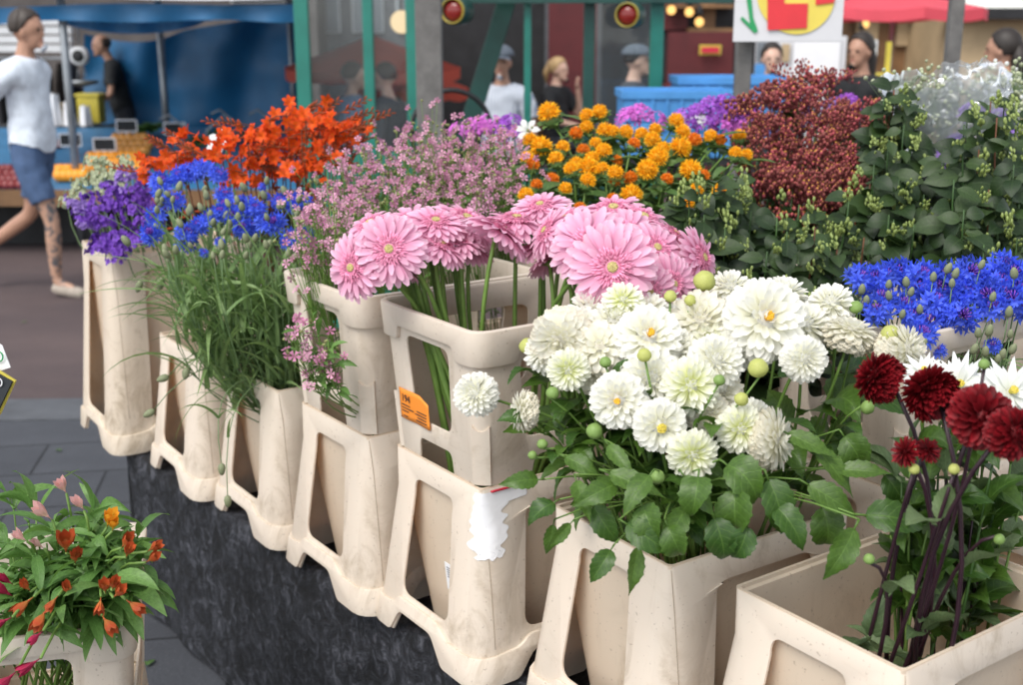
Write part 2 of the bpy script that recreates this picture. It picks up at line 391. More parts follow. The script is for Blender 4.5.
def collar_meshes(H, mat):
    fl = .020
    hb = lambda z: (WS / 2 - .003 + fl * z / H, WL / 2 - .003 + fl * z / H)
    def wall(side):
        outer = [(-1, 0), (1, 0), (1, H * .3), (1, H * .6), (1, H), (-1, H), (-1, H * .6), (-1, H * .3)]
        win = rpoly([(-.52, .078), (.50, .078), (.52, H - .050), (-.60, H - .050)] if side % 2 == 0 else [(-.64, .078), (.64, .078), (.68, H - .050), (-.68, H - .050)], .026, 6)
        slot = rpoly([(-.6, .0), (.6, .0), (.56, .036), (-.56, .036)], [0, 0, .014, .014])
        outer = [(-1, 0), (-.52, 0)] + rpoly([(-.52, 0), (-.48, .040), (.46, .040), (.50, 0)], [0, .018, .018, 0])[1:-1] + [(.50, 0), (1, 0), (1, H * .3), (1, H * .6), (1, H), (-1, H), (-1, H * .6), (-1, H * .3)]
        return outer, [win]
    rad = lambda z: .030
    wl = shell('collar_wall', mat, hb, rad, (0, H), wall, .0045)
    hb2 = lambda z: (hb(z)[0] + .009, hb(z)[1] + .009)
    def rim(side):
        return rpoly([(-1, H - .062), (-.74, H - .062), (-.68, H - .036), (.68, H - .036), (.74, H - .062), (1, H - .062), (1, H + .002), (-1, H + .002)], [0, .008, .008, .008, .008, 0, 0, 0]), []
    rm = shell('collar_rim', mat, hb2, lambda z: .036, (H - .062, H), rim, .0125, bev=.003)
    pads = []                                            # moulded plates low on the four corners
    for sx in (-1, 1):
        for sy in (-1, 1):
            b = MB(); hx, hy = hb(0); d = V((sx, sy, 0)).normalized(); t = V((-d.y, d.x, 0)); N = 8; F = []; K = []
            for i in range(N + 1):
                x = -.016 + .032 * i / N; top = H * .40 - .010 * (1 - (x / .016) ** 2)
                for z in (.003, top):
                    ax, ay = hb(z); c = V((sx * ax, sy * ay, z)) - d * .0124
                    F.append(b.vert(c + d * (.0028 - 3.5 * x * x) + t * x)); K.append(b.vert(c + d * (-.006 - 12 * x * x) + t * x))
            for i in range(N):
                a = 2 * i; b.face((F[a], F[a + 2], F[a + 3], F[a + 1])); b.face((F[a + 1], F[a + 3], K[a + 3], K[a + 1])); b.face((K[a], K[a + 2], F[a + 2], F[a]))
            for a in (0, 2 * N): b.face((F[a], F[a + 1], K[a + 1], K[a]))
            pd = b.mesh('corner_pad', mat, True, 40)
            bm = bmesh.new(); bm.from_mesh(pd); bmesh.ops.recalc_face_normals(bm, faces=bm.faces); bm.to_mesh(pd); bm.free(); pads.append(pd)
    return [('collar_wall', wl), ('collar_rim', rm)] + [('corner_pad', p) for p in pads]
BM = {False: bucket_meshes(BH, 'plastic'), True: bucket_meshes(.549, 'plastic_dirty')}
CM = collar_meshes(CH, 'plastic_collar')
def frame_of(x, y, a):
    a = math.radians(a); s = V((math.cos(a), math.sin(a), 0)); l = V((-s.y, s.x, 0))
    return V((x, y, 0)), s, l
BK = {}
def corner_wrap(a, z, off, H5=BH):
    """a in metres round the front corner, 0 at the corner, negative on the short face"""
    hx, hy = WS / 2 + FL * (1 - z / H5), WL / 2 + FL * (1 - z / H5); r = .040 if z < H5 * .8 else .010 + .030 * (1 - (z - H5 * .8) / (H5 * .2)); cx, cy = hx - r, -hy + r; q = r * PI / 2
    if a < -q / 2: return V((cx + (a + q / 2), -hy - off, z))
    if a > q / 2: return V((hx + off, cy + (a - q / 2), z))
    t_ = -PI / 2 + (a + q / 2) / r; return V((cx + (r + off) * math.cos(t_), cy + (r + off) * math.sin(t_), z))
def bucket(key, x, y, a, label, tall=False, z=ZT, collar=None, name='flower_bucket', group='cream flower buckets on the stall', row0=False):
    """front top corner at x, y; short side along angle a"""
    F, s, l = frame_of(x, y, a); c = F - s * WS / 2 + l * WL / 2
    t = thing(name, label, 'bucket', (c.x, c.y, z), group, math.radians(a))
    for n, me in zip(('frame', 'foot_band', 'vessel'), BM[tall]): put(n, me, t)
    H = .549 if tall else BH
    if row0:
        b = MB(); b.tube([corner_wrap(.002 + .030 * q / 12, H * (.985 - .80 * q / 12), .0003, H) for q in range(13)], .0006, n=4); b.build('mould_seam', 'seam', t)
    cz = None
    if collar:
        k = thing('bucket_collar', collar, 'bucket collar', (c.x, c.y, z + H + .0025), 'stacking collars on the buckets', math.radians(a))
        for n, me in CM: put(n, me, k)
        cz = k
    BK[key] = dict(c=V((c.x, c.y, z)), s=s, l=l, H=H, top=z + H + (CH if collar else 0), o=t, k=cz, F=F)
    return t
FRONT = {1: (-1.076, 3.164, -56.4), 2: (-.768, 2.833, -55.6), 3: (-.520, 2.543, -54.7), 4: (-.283, 2.229, -54.2), 5: (-.054, 1.954, -54.6), 6: (.236, 1.644, -55.7), 7: (.490, 1.343, -54.6)}
bucket('b1', *FRONT[1], 'tall stained cream bucket with purple flowers at the left end of the row', True, row0=True)
bucket('b2', *FRONT[2], 'low empty looking cream bucket between the tall stained one and the blue cornflowers', row0=True)
bucket('b3', *FRONT[3], 'cream bucket holding the long stemmed blue cornflowers', row0=True)
bucket('b4', *FRONT[4], 'cream bucket under the collar with small pink flowers in its window', collar='cream collar with small pink soapwort showing in its window', row0=True)
bucket('b5', *FRONT[5], 'cream bucket with torn white paper stuck on its corner, under the gerberas', collar='cream collar with an orange label and gerbera stems in its window', row0=True)
bucket('b6', *FRONT[6], 'cream bucket full of white dahlias with leaves over its rim', row0=True)
bucket('b7', *FRONT[7], 'cream bucket with dark red dahlias, nearest the camera at right', row0=True)
def behind(k, row, du=0):
    x, y, a = FRONT[k]; F, s, l = frame_of(x, y, a); p = F + l * (.525 * row) + s * du; return p.x, p.y, a
for k, row, lab, cl in (
    (6, 1, 'shaded cream bucket behind the white dahlias', 'shaded cream collar between the white and the dark red dahlias'),
    (7, 1, 'cream bucket behind the dark red dahlias holding pointed white asters', None),
    (5, 1, 'cream bucket under the left end of the green snowberry branches', 'shaded cream collar hidden behind the right hand gerbera heads'),
    (4, 1, 'cream bucket under the orange safflowers', 'cream collar around the stems of the orange safflowers'),
    (3, 1, 'cream bucket at the back of the small pink soapwort', None),
    (5, 2, 'cream bucket under the tall green snowberry branches', 'cream collar around the tall snowberry branches'),
    (6, 2, 'cream bucket at right under the last snowberry branches', 'pale collar peeping out above the right hand cornflowers'),
    (4, 2, 'cream bucket under the dark red bush of tiny blooms', None),
    (3, 2, 'cream bucket under the violet phlox heads', None),
    (5, 3, 'cream bucket under the white bouquet in clear wrapping', None)):
    bucket('b%d_%d' % (k, row), *behind(k, row), lab, collar=cl)
# ------------------------------------------------------------------ stall table with its black cloth
F1, s1, l1 = frame_of(*FRONT[1]); p0 = V((-.53, 2.486, 0)); dd = V((.226 + .53, 1.587 - 2.486, 0)).normalized(); nn = V((-dd.y, dd.x, 0))
p0 = p0 + nn * .03
def edge(t): return p0 + dd * t
T0 = (V((-1.115, 3.15, 0)) - p0).dot(dd); T1 = 2.6; DEP = 2.15
t = thing('stall_table', 'long trestle table under the black cloth carrying the flower buckets', 'table', edge((T0 + T1) / 2) + nn * DEP / 2)
b = MB(); o0 = V(t.location)
q = [edge(T0 + .03) + nn * .03, edge(T1 - .03) + nn * .03, edge(T1 - .03) + nn * (DEP - .03), edge(T0 + .03) + nn * (DEP - .03)]
lo = [b.vert(p - o0 + V((0, 0, ZT - .04))) for p in q]; hi = [b.vert(p - o0 + V((0, 0, ZT - .010))) for p in q]
b.face(lo[::-1]); b.face(hi)
for k in range(4): b.face((lo[k], lo[(k + 1) % 4], hi[(k + 1) % 4], hi[k]))
b.build('tabletop', 'wood_post', t, smooth=False)
for u in (.12, .5, .88):
    for w in (.16, DEP - .16):
        p = edge(T0 + (T1 - T0) * u) + nn * w - o0; b = MB(); b.box((p.x - .02, p.y - .02, 0), (p.x + .02, p.y + .02, ZT - .04)); b.build('leg', 'wood_post', t, smooth=False)
b = MB()
def fold(s_, z, amp):
    return amp * (.6 * math.sin(s_ * 11) + .4 * math.sin(s_ * 23 + 1.3) + .5 * noise.noise(V((s_ * 3, z * 2, 0))))
def drape(i, j):
    s_ = T0 + (T1 - T0) * i; down = max(0, j - .55) / .45; back = max(0, .55 - j) / .55
    if j <= .55: p = edge(s_) + nn * (DEP * (back)); z = ZT - .004 - (.0 if back > .01 else .001)
    else:
        zz = down * (ZT - .02); p = edge(s_ + (.045 * down * (1 - i) ** 6)) - nn * (.006 + fold(s_, zz, .012) * down + .025 * down); z = ZT - .006 - zz
    return p.x, p.y, z
b.sheet(drape, 150, 40)
def side(i, j):
    p = edge(T0 + .10 * j * 1.0) + nn * (.0 + DEP * i); zz = j * (ZT - .05); w = fold(i * 4 + 2, zz, .02) * j * (0 if i == 0 else 1)
    p = p - dd * (.002 + w) + nn * (-.030 * j * (1 - i) - .006 * (1 - i)); return p.x, p.y, ZT - .006 - zz
b.sheet(side, 60, 14)
tag(b.build('black_cloth', 'cloth'), 'crushed black cloth draped over the table under the row of buckets', 'tablecloth')
# ------------------------------------------------------------------ flower materials
M['stem'] = leaf_mat('green stem', (.13, .24, .045), (.20, .33, .075), .1, .45, 0)
M['stem_dark'] = leaf_mat('dark green stem', (.035, .085, .022), (.06, .13, .03), .1, .45, 0)
M['stem_grey'] = leaf_mat('grey green stem', (.13, .22, .09), (.22, .32, .15), .1, .5, 0)
M['stem_purple'] = leaf_mat('dark purple stem', (.020, .008, .014), (.045, .016, .026), 0, .4, 0)
M['stem_brown'] = leaf_mat('reddish brown stem', (.12, .045, .02), (.20, .07, .03), .1, .5, 0)
M['leaf_dahlia'] = leaf_mat('dahlia leaf', (.028, .080, .011), (.090, .170, .025), .22, .40)
M['leaf_pale'] = leaf_mat('greyish dahlia leaf', (.070, .115, .045), (.14, .20, .085), .2, .55)
M['leaf_dark'] = leaf_mat('dark snowberry leaf', (.010, .028, .008), (.044, .082, .020), .15, .5, .25)
M['leaf_grass'] = leaf_mat('narrow grey green leaf', (.14, .25, .08), (.26, .38, .15), .25, .5, .15)
M['leaf_saff'] = leaf_mat('safflower leaf', (.05, .12, .03), (.12, .20, .055), .2, .5)
M['leaf_alstro'] = leaf_mat('alstroemeria leaf', (.07, .17, .035), (.16, .30, .075), .25, .45, .2)
M['calyx'] = leaf_mat('green calyx', (.12, .22, .05), (.22, .33, .09), .15, .5, .2)
M['bud_grey'] = leaf_mat('grey green bud', (.15, .18, .10), (.23, .25, .14), .1, .6, .2)
M['bud_yellow'] = leaf_mat('yellow green bud', (.42, .46, .10), (.58, .60, .20), .25, .5, .1)
M['berry'] = simple('green unripe berry', (.21, .27, .07), .45, .35, 60)
M['gerbera'] = petal_mat('pink gerbera petal', (.76, .25, .45), (.87, .46, .63), .12, .32, .5, (.90, .60, .73), .35)
M['gerbera_in'] = petal_mat('deep pink inner florets', (.55, .10, .22), (.78, .30, .46), .35, .15)
M['gerbera_eye'] = petal_mat('yellow green flower eye', (.40, .42, .12), (.55, .45, .20), .35, .1)
M['white'] = petal_mat('white dahlia petal', (.84, .83, .66), (.91, .905, .85), .04, .45, .5, (.92, .91, .85))
M['white_old'] = petal_mat('white dahlia petal with tan edge', (.84, .82, .64), (.90, .885, .81), .05, .45, .5, (.86, .80, .66))
M['white_green'] = petal_mat('greenish white dahlia petal', (.70, .74, .28), (.90, .90, .78), .05, .42, .5)
M['white_pure'] = petal_mat('pure white petal', (.80, .82, .74), (.86, .87, .86), .04, .35, .5)
M['eye_orange'] = petal_mat('orange flower eye', (.75, .30, .02), (.85, .50, .05), .25, .1)
M['eye_yellow'] = petal_mat('yellow flower eye', (.55, .50, .06), (.80, .66, .12), .25, .1)
M['red'] = petal_mat('dark red dahlia petal', (.060, .0015, .003), (.155, .004, .008), .35, .12, .5, (.21, .008, .013))
M['blue'] = petal_mat('blue cornflower floret', (.10, .15, .66), (.090, .165, .84), .28, .3, .55)
M['blue_in'] = petal_mat('violet inner stamen', (.16, .05, .40), (.24, .08, .50), .3, .1)
M['orange'] = petal_mat('orange safflower filament', (.86, .30, .01), (.95, .52, .02), .25, .25)
M['orange_red'] = petal_mat('reddish safflower filament', (.72, .12, .01), (.86, .28, .02), .25, .25)
M['croco'] = petal_mat('scarlet orange blossom', (.72, .14, .01), (.80, .085, .012), .3, .32)
M['croco_bud'] = petal_mat('reddish bud', (.14, .06, .015), (.34, .05, .012), .3, .1)
M['soap'] = petal_mat('small pink petal', (.50, .22, .32), (.70, .36, .50), .3, .3)
M['soap_deep'] = petal_mat('small mauve pink petal', (.38, .12, .22), (.54, .22, .36), .3, .3)
M['soap_cal'] = leaf_mat('pale green calyx', (.20, .24, .08), (.34, .34, .15), .2, .5, .2)
M['purple'] = petal_mat('purple larkspur petal', (.09, .030, .27), (.16, .055, .40), .4, .2)
M['lilac'] = petal_mat('lilac larkspur petal', (.22, .13, .45), (.33, .21, .56), .3, .3)
M['greenwhite'] = petal_mat('greenish white floret', (.36, .42, .22), (.54, .58, .40), .2, .3)
M['phlox'] = petal_mat('violet phlox petal', (.42, .20, .62), (.36, .10, .55), .3, .3)
M['magenta'] = petal_mat('magenta petal', (.60, .20, .60), (.62, .15, .58), .25, .3)
M['redbush'] = petal_mat('dark red tiny bloom', (.19, .034, .042), (.38, .080, .095), .5, .1, .6, (.44, .12, .07))
M['redbush_b'] = petal_mat('brownish red tiny bloom', (.14, .032, .032), (.30, .075, .075), .5, .1, .6, (.40, .16, .07))
M['redbush_tip'] = petal_mat('yellow tipped bloom', (.60, .26, .05), (.72, .38, .08), .3, .1)
M['alstro'] = petal_mat('orange red alstroemeria petal', (.50, .20, .05), (.46, .075, .025), .35, .2, .5, (.34, .10, .03))
M['alstro_pink'] = petal_mat('pale pink alstroemeria petal', (.80, .60, .50), (.82, .48, .46), .15, .3)
M['alstro_red'] = petal_mat('crimson alstroemeria bud', (.26, .02, .05), (.34, .015, .06), .25, .2)
M['alstro_yellow'] = petal_mat('yellow orange alstroemeria petal', (.80, .50, .04), (.78, .36, .03), .2, .3)
# ------------------------------------------------------------------ petal and leaf outlines
def oval(w, peak=.6, p=.75): return lambda t: w * max(.02, (math.sin(PI * (t ** (math.log(.5) / math.log(peak)) if t > 0 else 0))) ** p) if t < .999 else w * .05
def strap(w): return lambda t: w * (.28 + .72 * min(1, t * 1.7)) * (1 - max(0, (t - .78) / .22) ** 2.2 * .62)
def serr(f, k=46, a=.07): return lambda t: f(t) * (1 + a * math.sin(t * k))
def spear(w): return lambda t: w * (.45 + .55 * math.sin(PI * min(1, t * .9 + .1))) * (1 - t ** 3 * .96)
def grass(w): return lambda t: w * (1 - t ** 1.6 * .95)
def spoon(w): return lambda t: w * (.4 + .6 * min(1, t * 1.7)) * (1 - max(0, (t - .62) / .38) ** 2.4 * .62)
def fan(w): return lambda t: w * (.12 + .88 * t)
# ------------------------------------------------------------------ head templates (diameter 1, face along +Z)
def spin(mb, n, r0, L, prof, tilt, bend, z=0, jit=.06, ph=0, lj=.06, **kw):
    for i in range(n):
        a = ph + 2 * PI * i / n + R.uniform(-jit, jit)
        X = rz(a) @ Matrix.Translation((r0, 0, z + R.uniform(-.004, .004)))
        mb.blade(X, L * R.uniform(1 - lj, 1 + lj), prof, tilt=tilt + R.uniform(-jit, jit), bend=bend + R.uniform(-.15, .15), **kw)
def t_gerbera(drop):
    b = MB()
    spin(b, 27, .09, .41, strap(.050), -.04 - drop * .3, -.32 - drop, 0, .05, 0, .06, nt=7, ns=4, cup=.30, wave=.04)
    spin(b, 19, .09, .35, strap(.045), .10 - drop * .2, -.28 - drop, .012, .07, .15, .06, nt=7, ns=4, cup=.32, wave=.04)
    spin(b, 9, .09, .26, strap(.04), .22, -.2 - drop * .5, .022, .1, .2, .12, nt=4, ns=2, cup=.3)
    p = b.mesh('flower_head', 'gerbera', True)
    c = MB()
    for k, (n, r, L, tl) in enumerate(((60, .145, .085, .35), (54, .125, .08, .55), (46, .10, .07, .8), (36, .075, .06, 1.05))): spin(c, n, r, L, strap(.0095), tl, -1.0, .055 + k * .006, .1, k * .1, .25, nt=3, ns=1)
    c.lathe([(.15, .01), (.15, .045), (.12, .062), (.06, .068)], 18)
    inn = c.mesh('inner_florets', 'gerbera_in', True)
    c = MB(); c.lathe([(.058, .045), (.056, .078), (.042, .09), (.02, .092), (.004, .086)], 14)
    for i in range(40):
        r = .056 * math.sqrt((i + .5) / 40); a = i * 2.4; c.ball((r * math.cos(a), r * math.sin(a), .09 - r * .15), .010, 5, rr=R.random())
    eye = c.mesh('flower_centre', 'gerbera_eye', True)
    c = MB(); c.lathe([(.035, -.12), (.06, -.08), (.085, -.03), (.075, .0)], 10)
    spin(c, 14, .06, .10, spear(.018), .1, .3, -.05, nt=3, ns=1)
    return [('flower_head', p), ('inner_florets', inn), ('flower_centre', eye), ('calyx', c.mesh('calyx', 'calyx', True))]
def t_dahlia(mat, N=120, th0=0., th1=2.05, L=.40, w=.085, r0=.10, lean=.55, cup=.55, prof=None, eye=None, eye_r=.09, flat=1., point=False, bend=.3):
    b = MB(); n = 0
    for i in range(N):
        th = th0 + (th1 - th0) * math.sqrt((i + .5) / N); ph = i * 2.399963 + R.uniform(-.12, .12); th += R.uniform(-.05, .05)
        d = V((math.sin(th) * math.cos(ph), math.sin(th) * math.sin(ph), math.cos(th))); e = V((math.cos(th) * math.cos(ph), math.cos(th) * math.sin(ph), -math.sin(th)))
        a = lean * min(1, th / 1.0) ** 1.2 - .22 * (1 - min(1, th / .45)) + R.uniform(-.09, .09); g = d * math.cos(a) + e * math.sin(a); k = .55 + .45 * min(1, th / .7)
        X = Matrix.Translation(d * r0 - V((0, 0, .10))) @ frame(g, -e + d * .3)
        b.blade(X, L * k * R.uniform(.9, 1.08), (prof or spoon)(w * (.6 + .4 * min(1, th / .8))), nt=4, ns=2, cup=cup, tilt=-.1, bend=bend * R.uniform(.4, 1.5), notch=0)
    b.ball((0, 0, -.10), r0 * .93, 12, rr=.3)
    for i, q in enumerate(b.v): b.v[i] = V((q.x, q.y, q.z * flat))
    out = [('flower_head', b.mesh('flower_head', mat, True))]
    if eye:
        c = MB(); z0 = (r0 + L * .25) * flat - .10
        for i in range(60):
            r = eye_r * math.sqrt((i + .5) / 46); a = i * 2.4; c.ball((r * math.cos(a), r * math.sin(a), z0 + .05 - r * r * 3 + R.uniform(-.01, .01)), .016, 5, sc=(1, 1, 1.8), rr=R.random())
        c.lathe([(eye_r * .6, z0 - .15), (eye_r, z0), (eye_r * .5, z0 + .04), (.004, z0 + .045)], 10)
        out.append(('flower_centre', c.mesh('flower_centre', eye, True)))
    c = MB(); c.lathe([(.03, -.36), (.09, -.31), (.11, -.24), (.06, -.18)], 8); spin(c, 9, .07, .20, oval(.05, .5), .35, .35, -.29, nt=3, ns=2, cup=.2)
    out.append(('calyx', c.mesh('calyx', 'calyx', True)))
    return out
def t_corn():
    b = MB()
    for ring, (n, rr_, el, sz) in enumerate(((10, .30, .25, .30), (8, .22, .62, .26))):
        for i in range(n):
            a = 2 * PI * i / n + R.uniform(-.2, .2) + ring * .3; e = el + R.uniform(-.15, .15)
            d = V((math.cos(a) * math.cos(e), math.sin(a) * math.cos(e), math.sin(e))); tip = d * rr_ * R.uniform(.9, 1.1); r = R.random()
            b.tube([d * .05, tip], .012, .03, 4, cap=False, rr=r)
            F = frame(d, (0, 0, 1)); 
            for k in range(6):
                q = 2 * PI * k / 6 + R.uniform(-.2, .2); dd_ = (F @ V((.75, math.cos(q) * .75, math.sin(q) * .75)))
                b.blade(Matrix.Translation(tip) @ frame(dd_, d), sz * R.uniform(.75, 1.1), oval(.042, .4), nt=3, ns=1, bend=-.5, r=min(1, max(0, r + R.uniform(-.2, .2))))
    out = [('flower_head', b.mesh('flower_head', 'blue', True))]
    c = MB()
    for i in range(16):
        th = .75 * math.sqrt((i + .5) / 16); ph = i * 2.4; d = V((math.sin(th) * math.cos(ph), math.sin(th) * math.sin(ph), math.cos(th))); c.tube([d * .02, d * .2, d * .27 + V((0, 0, .02))], .012, .016, 4, rr=R.random())
    out.append(('flower_centre', c.mesh('flower_centre', 'blue_in', True)))
    c = MB(); c.lathe([(.03, -.38), (.10, -.32), (.135, -.22), (.12, -.08), (.08, .03)], 9); out.append(('calyx', c.mesh('calyx', 'bud_grey', True)))
    return out
def t_bud():
    c = MB(); c.lathe([(.10, -.5), (.36, -.36), (.46, -.08), (.36, .25), (.17, .46), (.05, .5)], 8)
    spin(c, 6, .34, .3, oval(.10, .5), 1.35, .4, -.25, nt=3, ns=1)
    return c.mesh('bud', 'bud_grey', True)
def t_dbud(mat):
    c = MB(); c.ball((0, 0, 0), .5, 24, sc=(1, 1, .92))
    for i, q in enumerate(c.v): a = math.atan2(q.y, q.x); f = 1 + .07 * abs(math.cos(a * 4)) * (1 if q.z > -.2 else .3); c.v[i] = V((q.x * f, q.y * f, q.z + (.06 if q.z > .3 else 0)))
    spin(c, 8, .02, .52, oval(.2, .55), .25, 1.5, .46 * .0 - .5, nt=4, ns=2, cup=.1)
    return c.mesh('bud', mat, True)
def t_saff(mat):
    b = MB()
    b.ball((0, 0, 0), .27, 10, rr=.2)
    for i in range(240):
        th = 1.9 * math.sqrt((i + .5) / 240); ph = i * 2.399963; d = V((math.sin(th) * math.cos(ph), math.sin(th) * math.sin(ph), math.cos(th)))
        j = (d + V((R.uniform(-.2, .2), R.uniform(-.2, .2), R.uniform(-.1, .25)))).normalized()
        b.blade(Matrix.Translation(d * .20) @ frame(j, (R.uniform(-1, 1), R.uniform(-1, 1), .3)), .27 * R.uniform(.75, 1.12), oval(.026, .6), nt=3, ns=1, bend=R.uniform(-.5, .5))
    out = [('flower_head', b.mesh('flower_head', mat, True))]
    c = MB(); c.lathe([(.05, -.62), (.26, -.52), (.34, -.3), (.25, -.02)], 10); spin(c, 9, .24, .42, oval(.12, .45), .9, -1.2, -.42, nt=4, ns=2, cup=.2, jit=.2)
    out.append(('calyx', c.mesh('calyx', 'leaf_saff', True)))
    return out
def t_star(mat, n=6, L=.5, w=.11, tilt=.55, bend=-.6, tube_=.35, name='blossom', prof=oval, r0=.03):
    b = MB(); spin(b, n, r0, L, prof(w), tilt, bend, 0, .1, 0, .1, nt=4, ns=2, cup=.25)
    if tube_: b.tube([(0, 0, -tube_), (0, 0, -tube_ * .4), (0, 0, .02)], [.02, .03, .07], n=6)
    if tilt > .4: 
        for k in range(3): b.tube([(0, 0, 0), (.03 * math.cos(k * 2.1), .03 * math.sin(k * 2.1), L * .55)], .009, .013, 4)
    return b.mesh(name, mat, True)
TG = [t_gerbera(0.0), t_gerbera(.25), t_gerbera(-.15)]
TD = {'ball': t_dahlia('white', 400, w=.056, cup=.55, th1=2.35, r0=.27, L=.26, lean=.98, bend=.55), 'ball2': t_dahlia('white_old', 340, w=.062, cup=.5, th1=2.3, r0=.25, L=.28, lean=.95, bend=.5),
      'open': t_dahlia('white', 320, th0=.16, th1=2.0, L=.30, r0=.24, w=.066, lean=.95, cup=.55, bend=.5, eye='eye_orange', eye_r=.042, flat=.78),
      'open2': t_dahlia('white', 230, th0=.28, th1=2.0, L=.30, r0=.24, w=.074, lean=.95, cup=.55, bend=.5, eye='eye_yellow', eye_r=.075, flat=.76),
      'green': t_dahlia('white_green', 190, th0=.06, th1=1.9, L=.33, r0=.20, w=.056, lean=.85, cup=.7, flat=.74, bend=.3),
      'fade': t_dahlia('white_old', 220, th0=.1, th1=2.0, L=.30, r0=.23, w=.078, lean=1.0, cup=.5, flat=.74, bend=.2)}
TR = {'ball': t_dahlia('red', 330, w=.058, cup=.7, r0=.25, L=.28, lean=.95, bend=.5), 'open': t_dahlia('red', 240, th0=.0, th1=2.0, L=.32, r0=.20, w=.072, lean=.85, cup=.9, flat=.78, bend=.3), 'young': t_dahlia('red', 70, th0=.0, th1=1.5, L=.42, w=.06, lean=.6, flat=.8)}
TA = t_dahlia('white_pure', 62, th0=.25, th1=1.75, L=.52, w=.075, lean=.75, cup=.35, prof=spear, flat=.7, bend=.2, eye='eye_yellow', eye_r=.05)
TC = [t_corn() for _ in range(3)]
TBUD = t_bud(); TDB = {'green': t_dbud('calyx'), 'yellow': t_dbud('bud_yellow')}
TS = {'o': t_saff('orange'), 'r': t_saff('orange_red')}
# leaves (length 1, along +X)
def t_leaf(mat, prof, bend, nt=7, ns=4, fold=.25, wave=.05, pet=0, twist=0):
    b = MB()
    b.blade(Matrix.Translation((pet, 0, 0)), 1 - pet, prof, nt=nt, ns=ns, bend=bend, fold=fold, wave=wave, r=R.random(), tilt=-bend * .25, twist=twist)
    if pet: b.tube([(0, 0, 0), (pet * .5, 0, .01), (pet + .03, 0, 0)], .022, .014, 5)
    return b.mesh('leaf', mat, True)
TL = {'dahlia': [t_leaf('leaf_dahlia', serr(oval(.165 + .028 * k, .36, 1.0), 40 + 3 * k, .08), -.6 - .45 * k, 20, 6, .30 - .1 * (k % 2), .16, .14, .5 * (k - 1.5)) for k in range(5)],
      'pale': [t_leaf('leaf_pale', serr(oval(.20, .40, .85)), -.8 - .4 * k, 16, 6, .3, .16, .12, .6 * (k - 1)) for k in range(3)],
      'snow': [t_leaf('leaf_dark', oval(.25 + .03 * k, .42, .9), -.6 - .3 * k, 7, 4, .15, .05, .10) for k in range(4)],
      'grass': [t_leaf('leaf_grass', grass(.030), -.5 - .4 * k, 8, 2, .35, 0, 0, .5 * k) for k in range(4)],
      'saff': [t_leaf('leaf_saff', oval(.17, .42), -.6 - .3 * k, 5, 2, .25, .06, 0) for k in range(3)],
      'alstro': [t_leaf('leaf_alstro', oval(.085 + .015 * k, .5), -1.0 - .3 * k, 7, 4, .15, .03, .06, 1.0 * (k - 1)) for k in range(4)]}
# ------------------------------------------------------------------ placing flowers
def mid_of(B, H, d, k=.42):
    L = (H - B).length; return H - (V((d.x * .35, d.y * .35, max(.55, d.z))).normalized()) * L * k
def gate(key, H, B, m=.035):
    """control point that takes a stem out through the mouth of its bucket"""
    k = BK[key]; q = H - k['c']; x, y = q.dot(k['s']), q.dot(k['l']); X, Y = WS / 2 - m, WL / 2 - m
    if abs(x) < X and abs(y) < Y and H.z > k['top'] + .03: return None
    G = k['c'] + k['s'] * max(-X, min(X, x)) + k['l'] * max(-Y, min(Y, y)); G.z = max(k['top'] + .02, min(H.z - .01, k['top'] + .08))
    C = G * 1.7 - (B + H) * .35; C.z = max(G.z, min(C.z, H.z - .015)); return C
def leaf_on(t, kind, p, d, L, up=(0, 0, 1), name='leaf', roll=None):
    X = Matrix.Translation(p - V(t.location)) @ frame(d, V(up) + V((R.uniform(-.25, .25), R.uniform(-.25, .25), 0))) @ Matrix.Diagonal((L, L, L, 1))
    return put(name, R.choice(TL[kind]), t, X)
def flower(name, label, cat, group, tmpl, H, d, D, B, stem='stem', rs=.0025, bend=.42, leaves=0, lk='dahlia', lL=.1, lz=(.3, .8), seg=8, back=.33, ns=6, ctrl=None, key=None):
    """one cut flower: stem from B up to its head at H facing d, head diameter D"""
    t = thing(name, label, cat, B, group); d = V(d).normalized(); E = H - d * D * back
    if key and ctrl is None: ctrl = gate(key, E, B)
    P = bez(B, ctrl if ctrl is not None else mid_of(B, E, d, bend), E, seg); b = MB(); rr = R.random()
    b.tube([p - B for p in P], rs * 1.15, rs * .85, ns, rr=rr); b.build('stem', stem, t)
    X = aim(d, R.uniform(0, 6.28), H - B, D)
    par = None
    for n, me in tmpl:
        o = put(n, me, t if par is None else par, X if par is None else None)
        if n == 'flower_head': par = o
    if leaves:
        for k in range(leaves):
            f = R.uniform(*lz); i = min(seg - 1, int(f * seg)); p = P[i].lerp(P[i + 1], f * seg - i); a = R.uniform(0, 2 * PI)
            leaf_on(t, lk, p, V((math.cos(a), math.sin(a), R.uniform(-.1, .6))), lL * R.uniform(.7, 1.2))
    t['px'] = 0; del t['px']
    return t, P
def inb(key, a=.08, c=.12, oa=0, oc=0):
    b = BK[key]; return b['c'] + b['s'] * (oa + R.uniform(-a, a)) + b['l'] * (oc + R.uniform(-c, c)) + V((0, 0, .03))
def px(D, d): return D * d / FPX
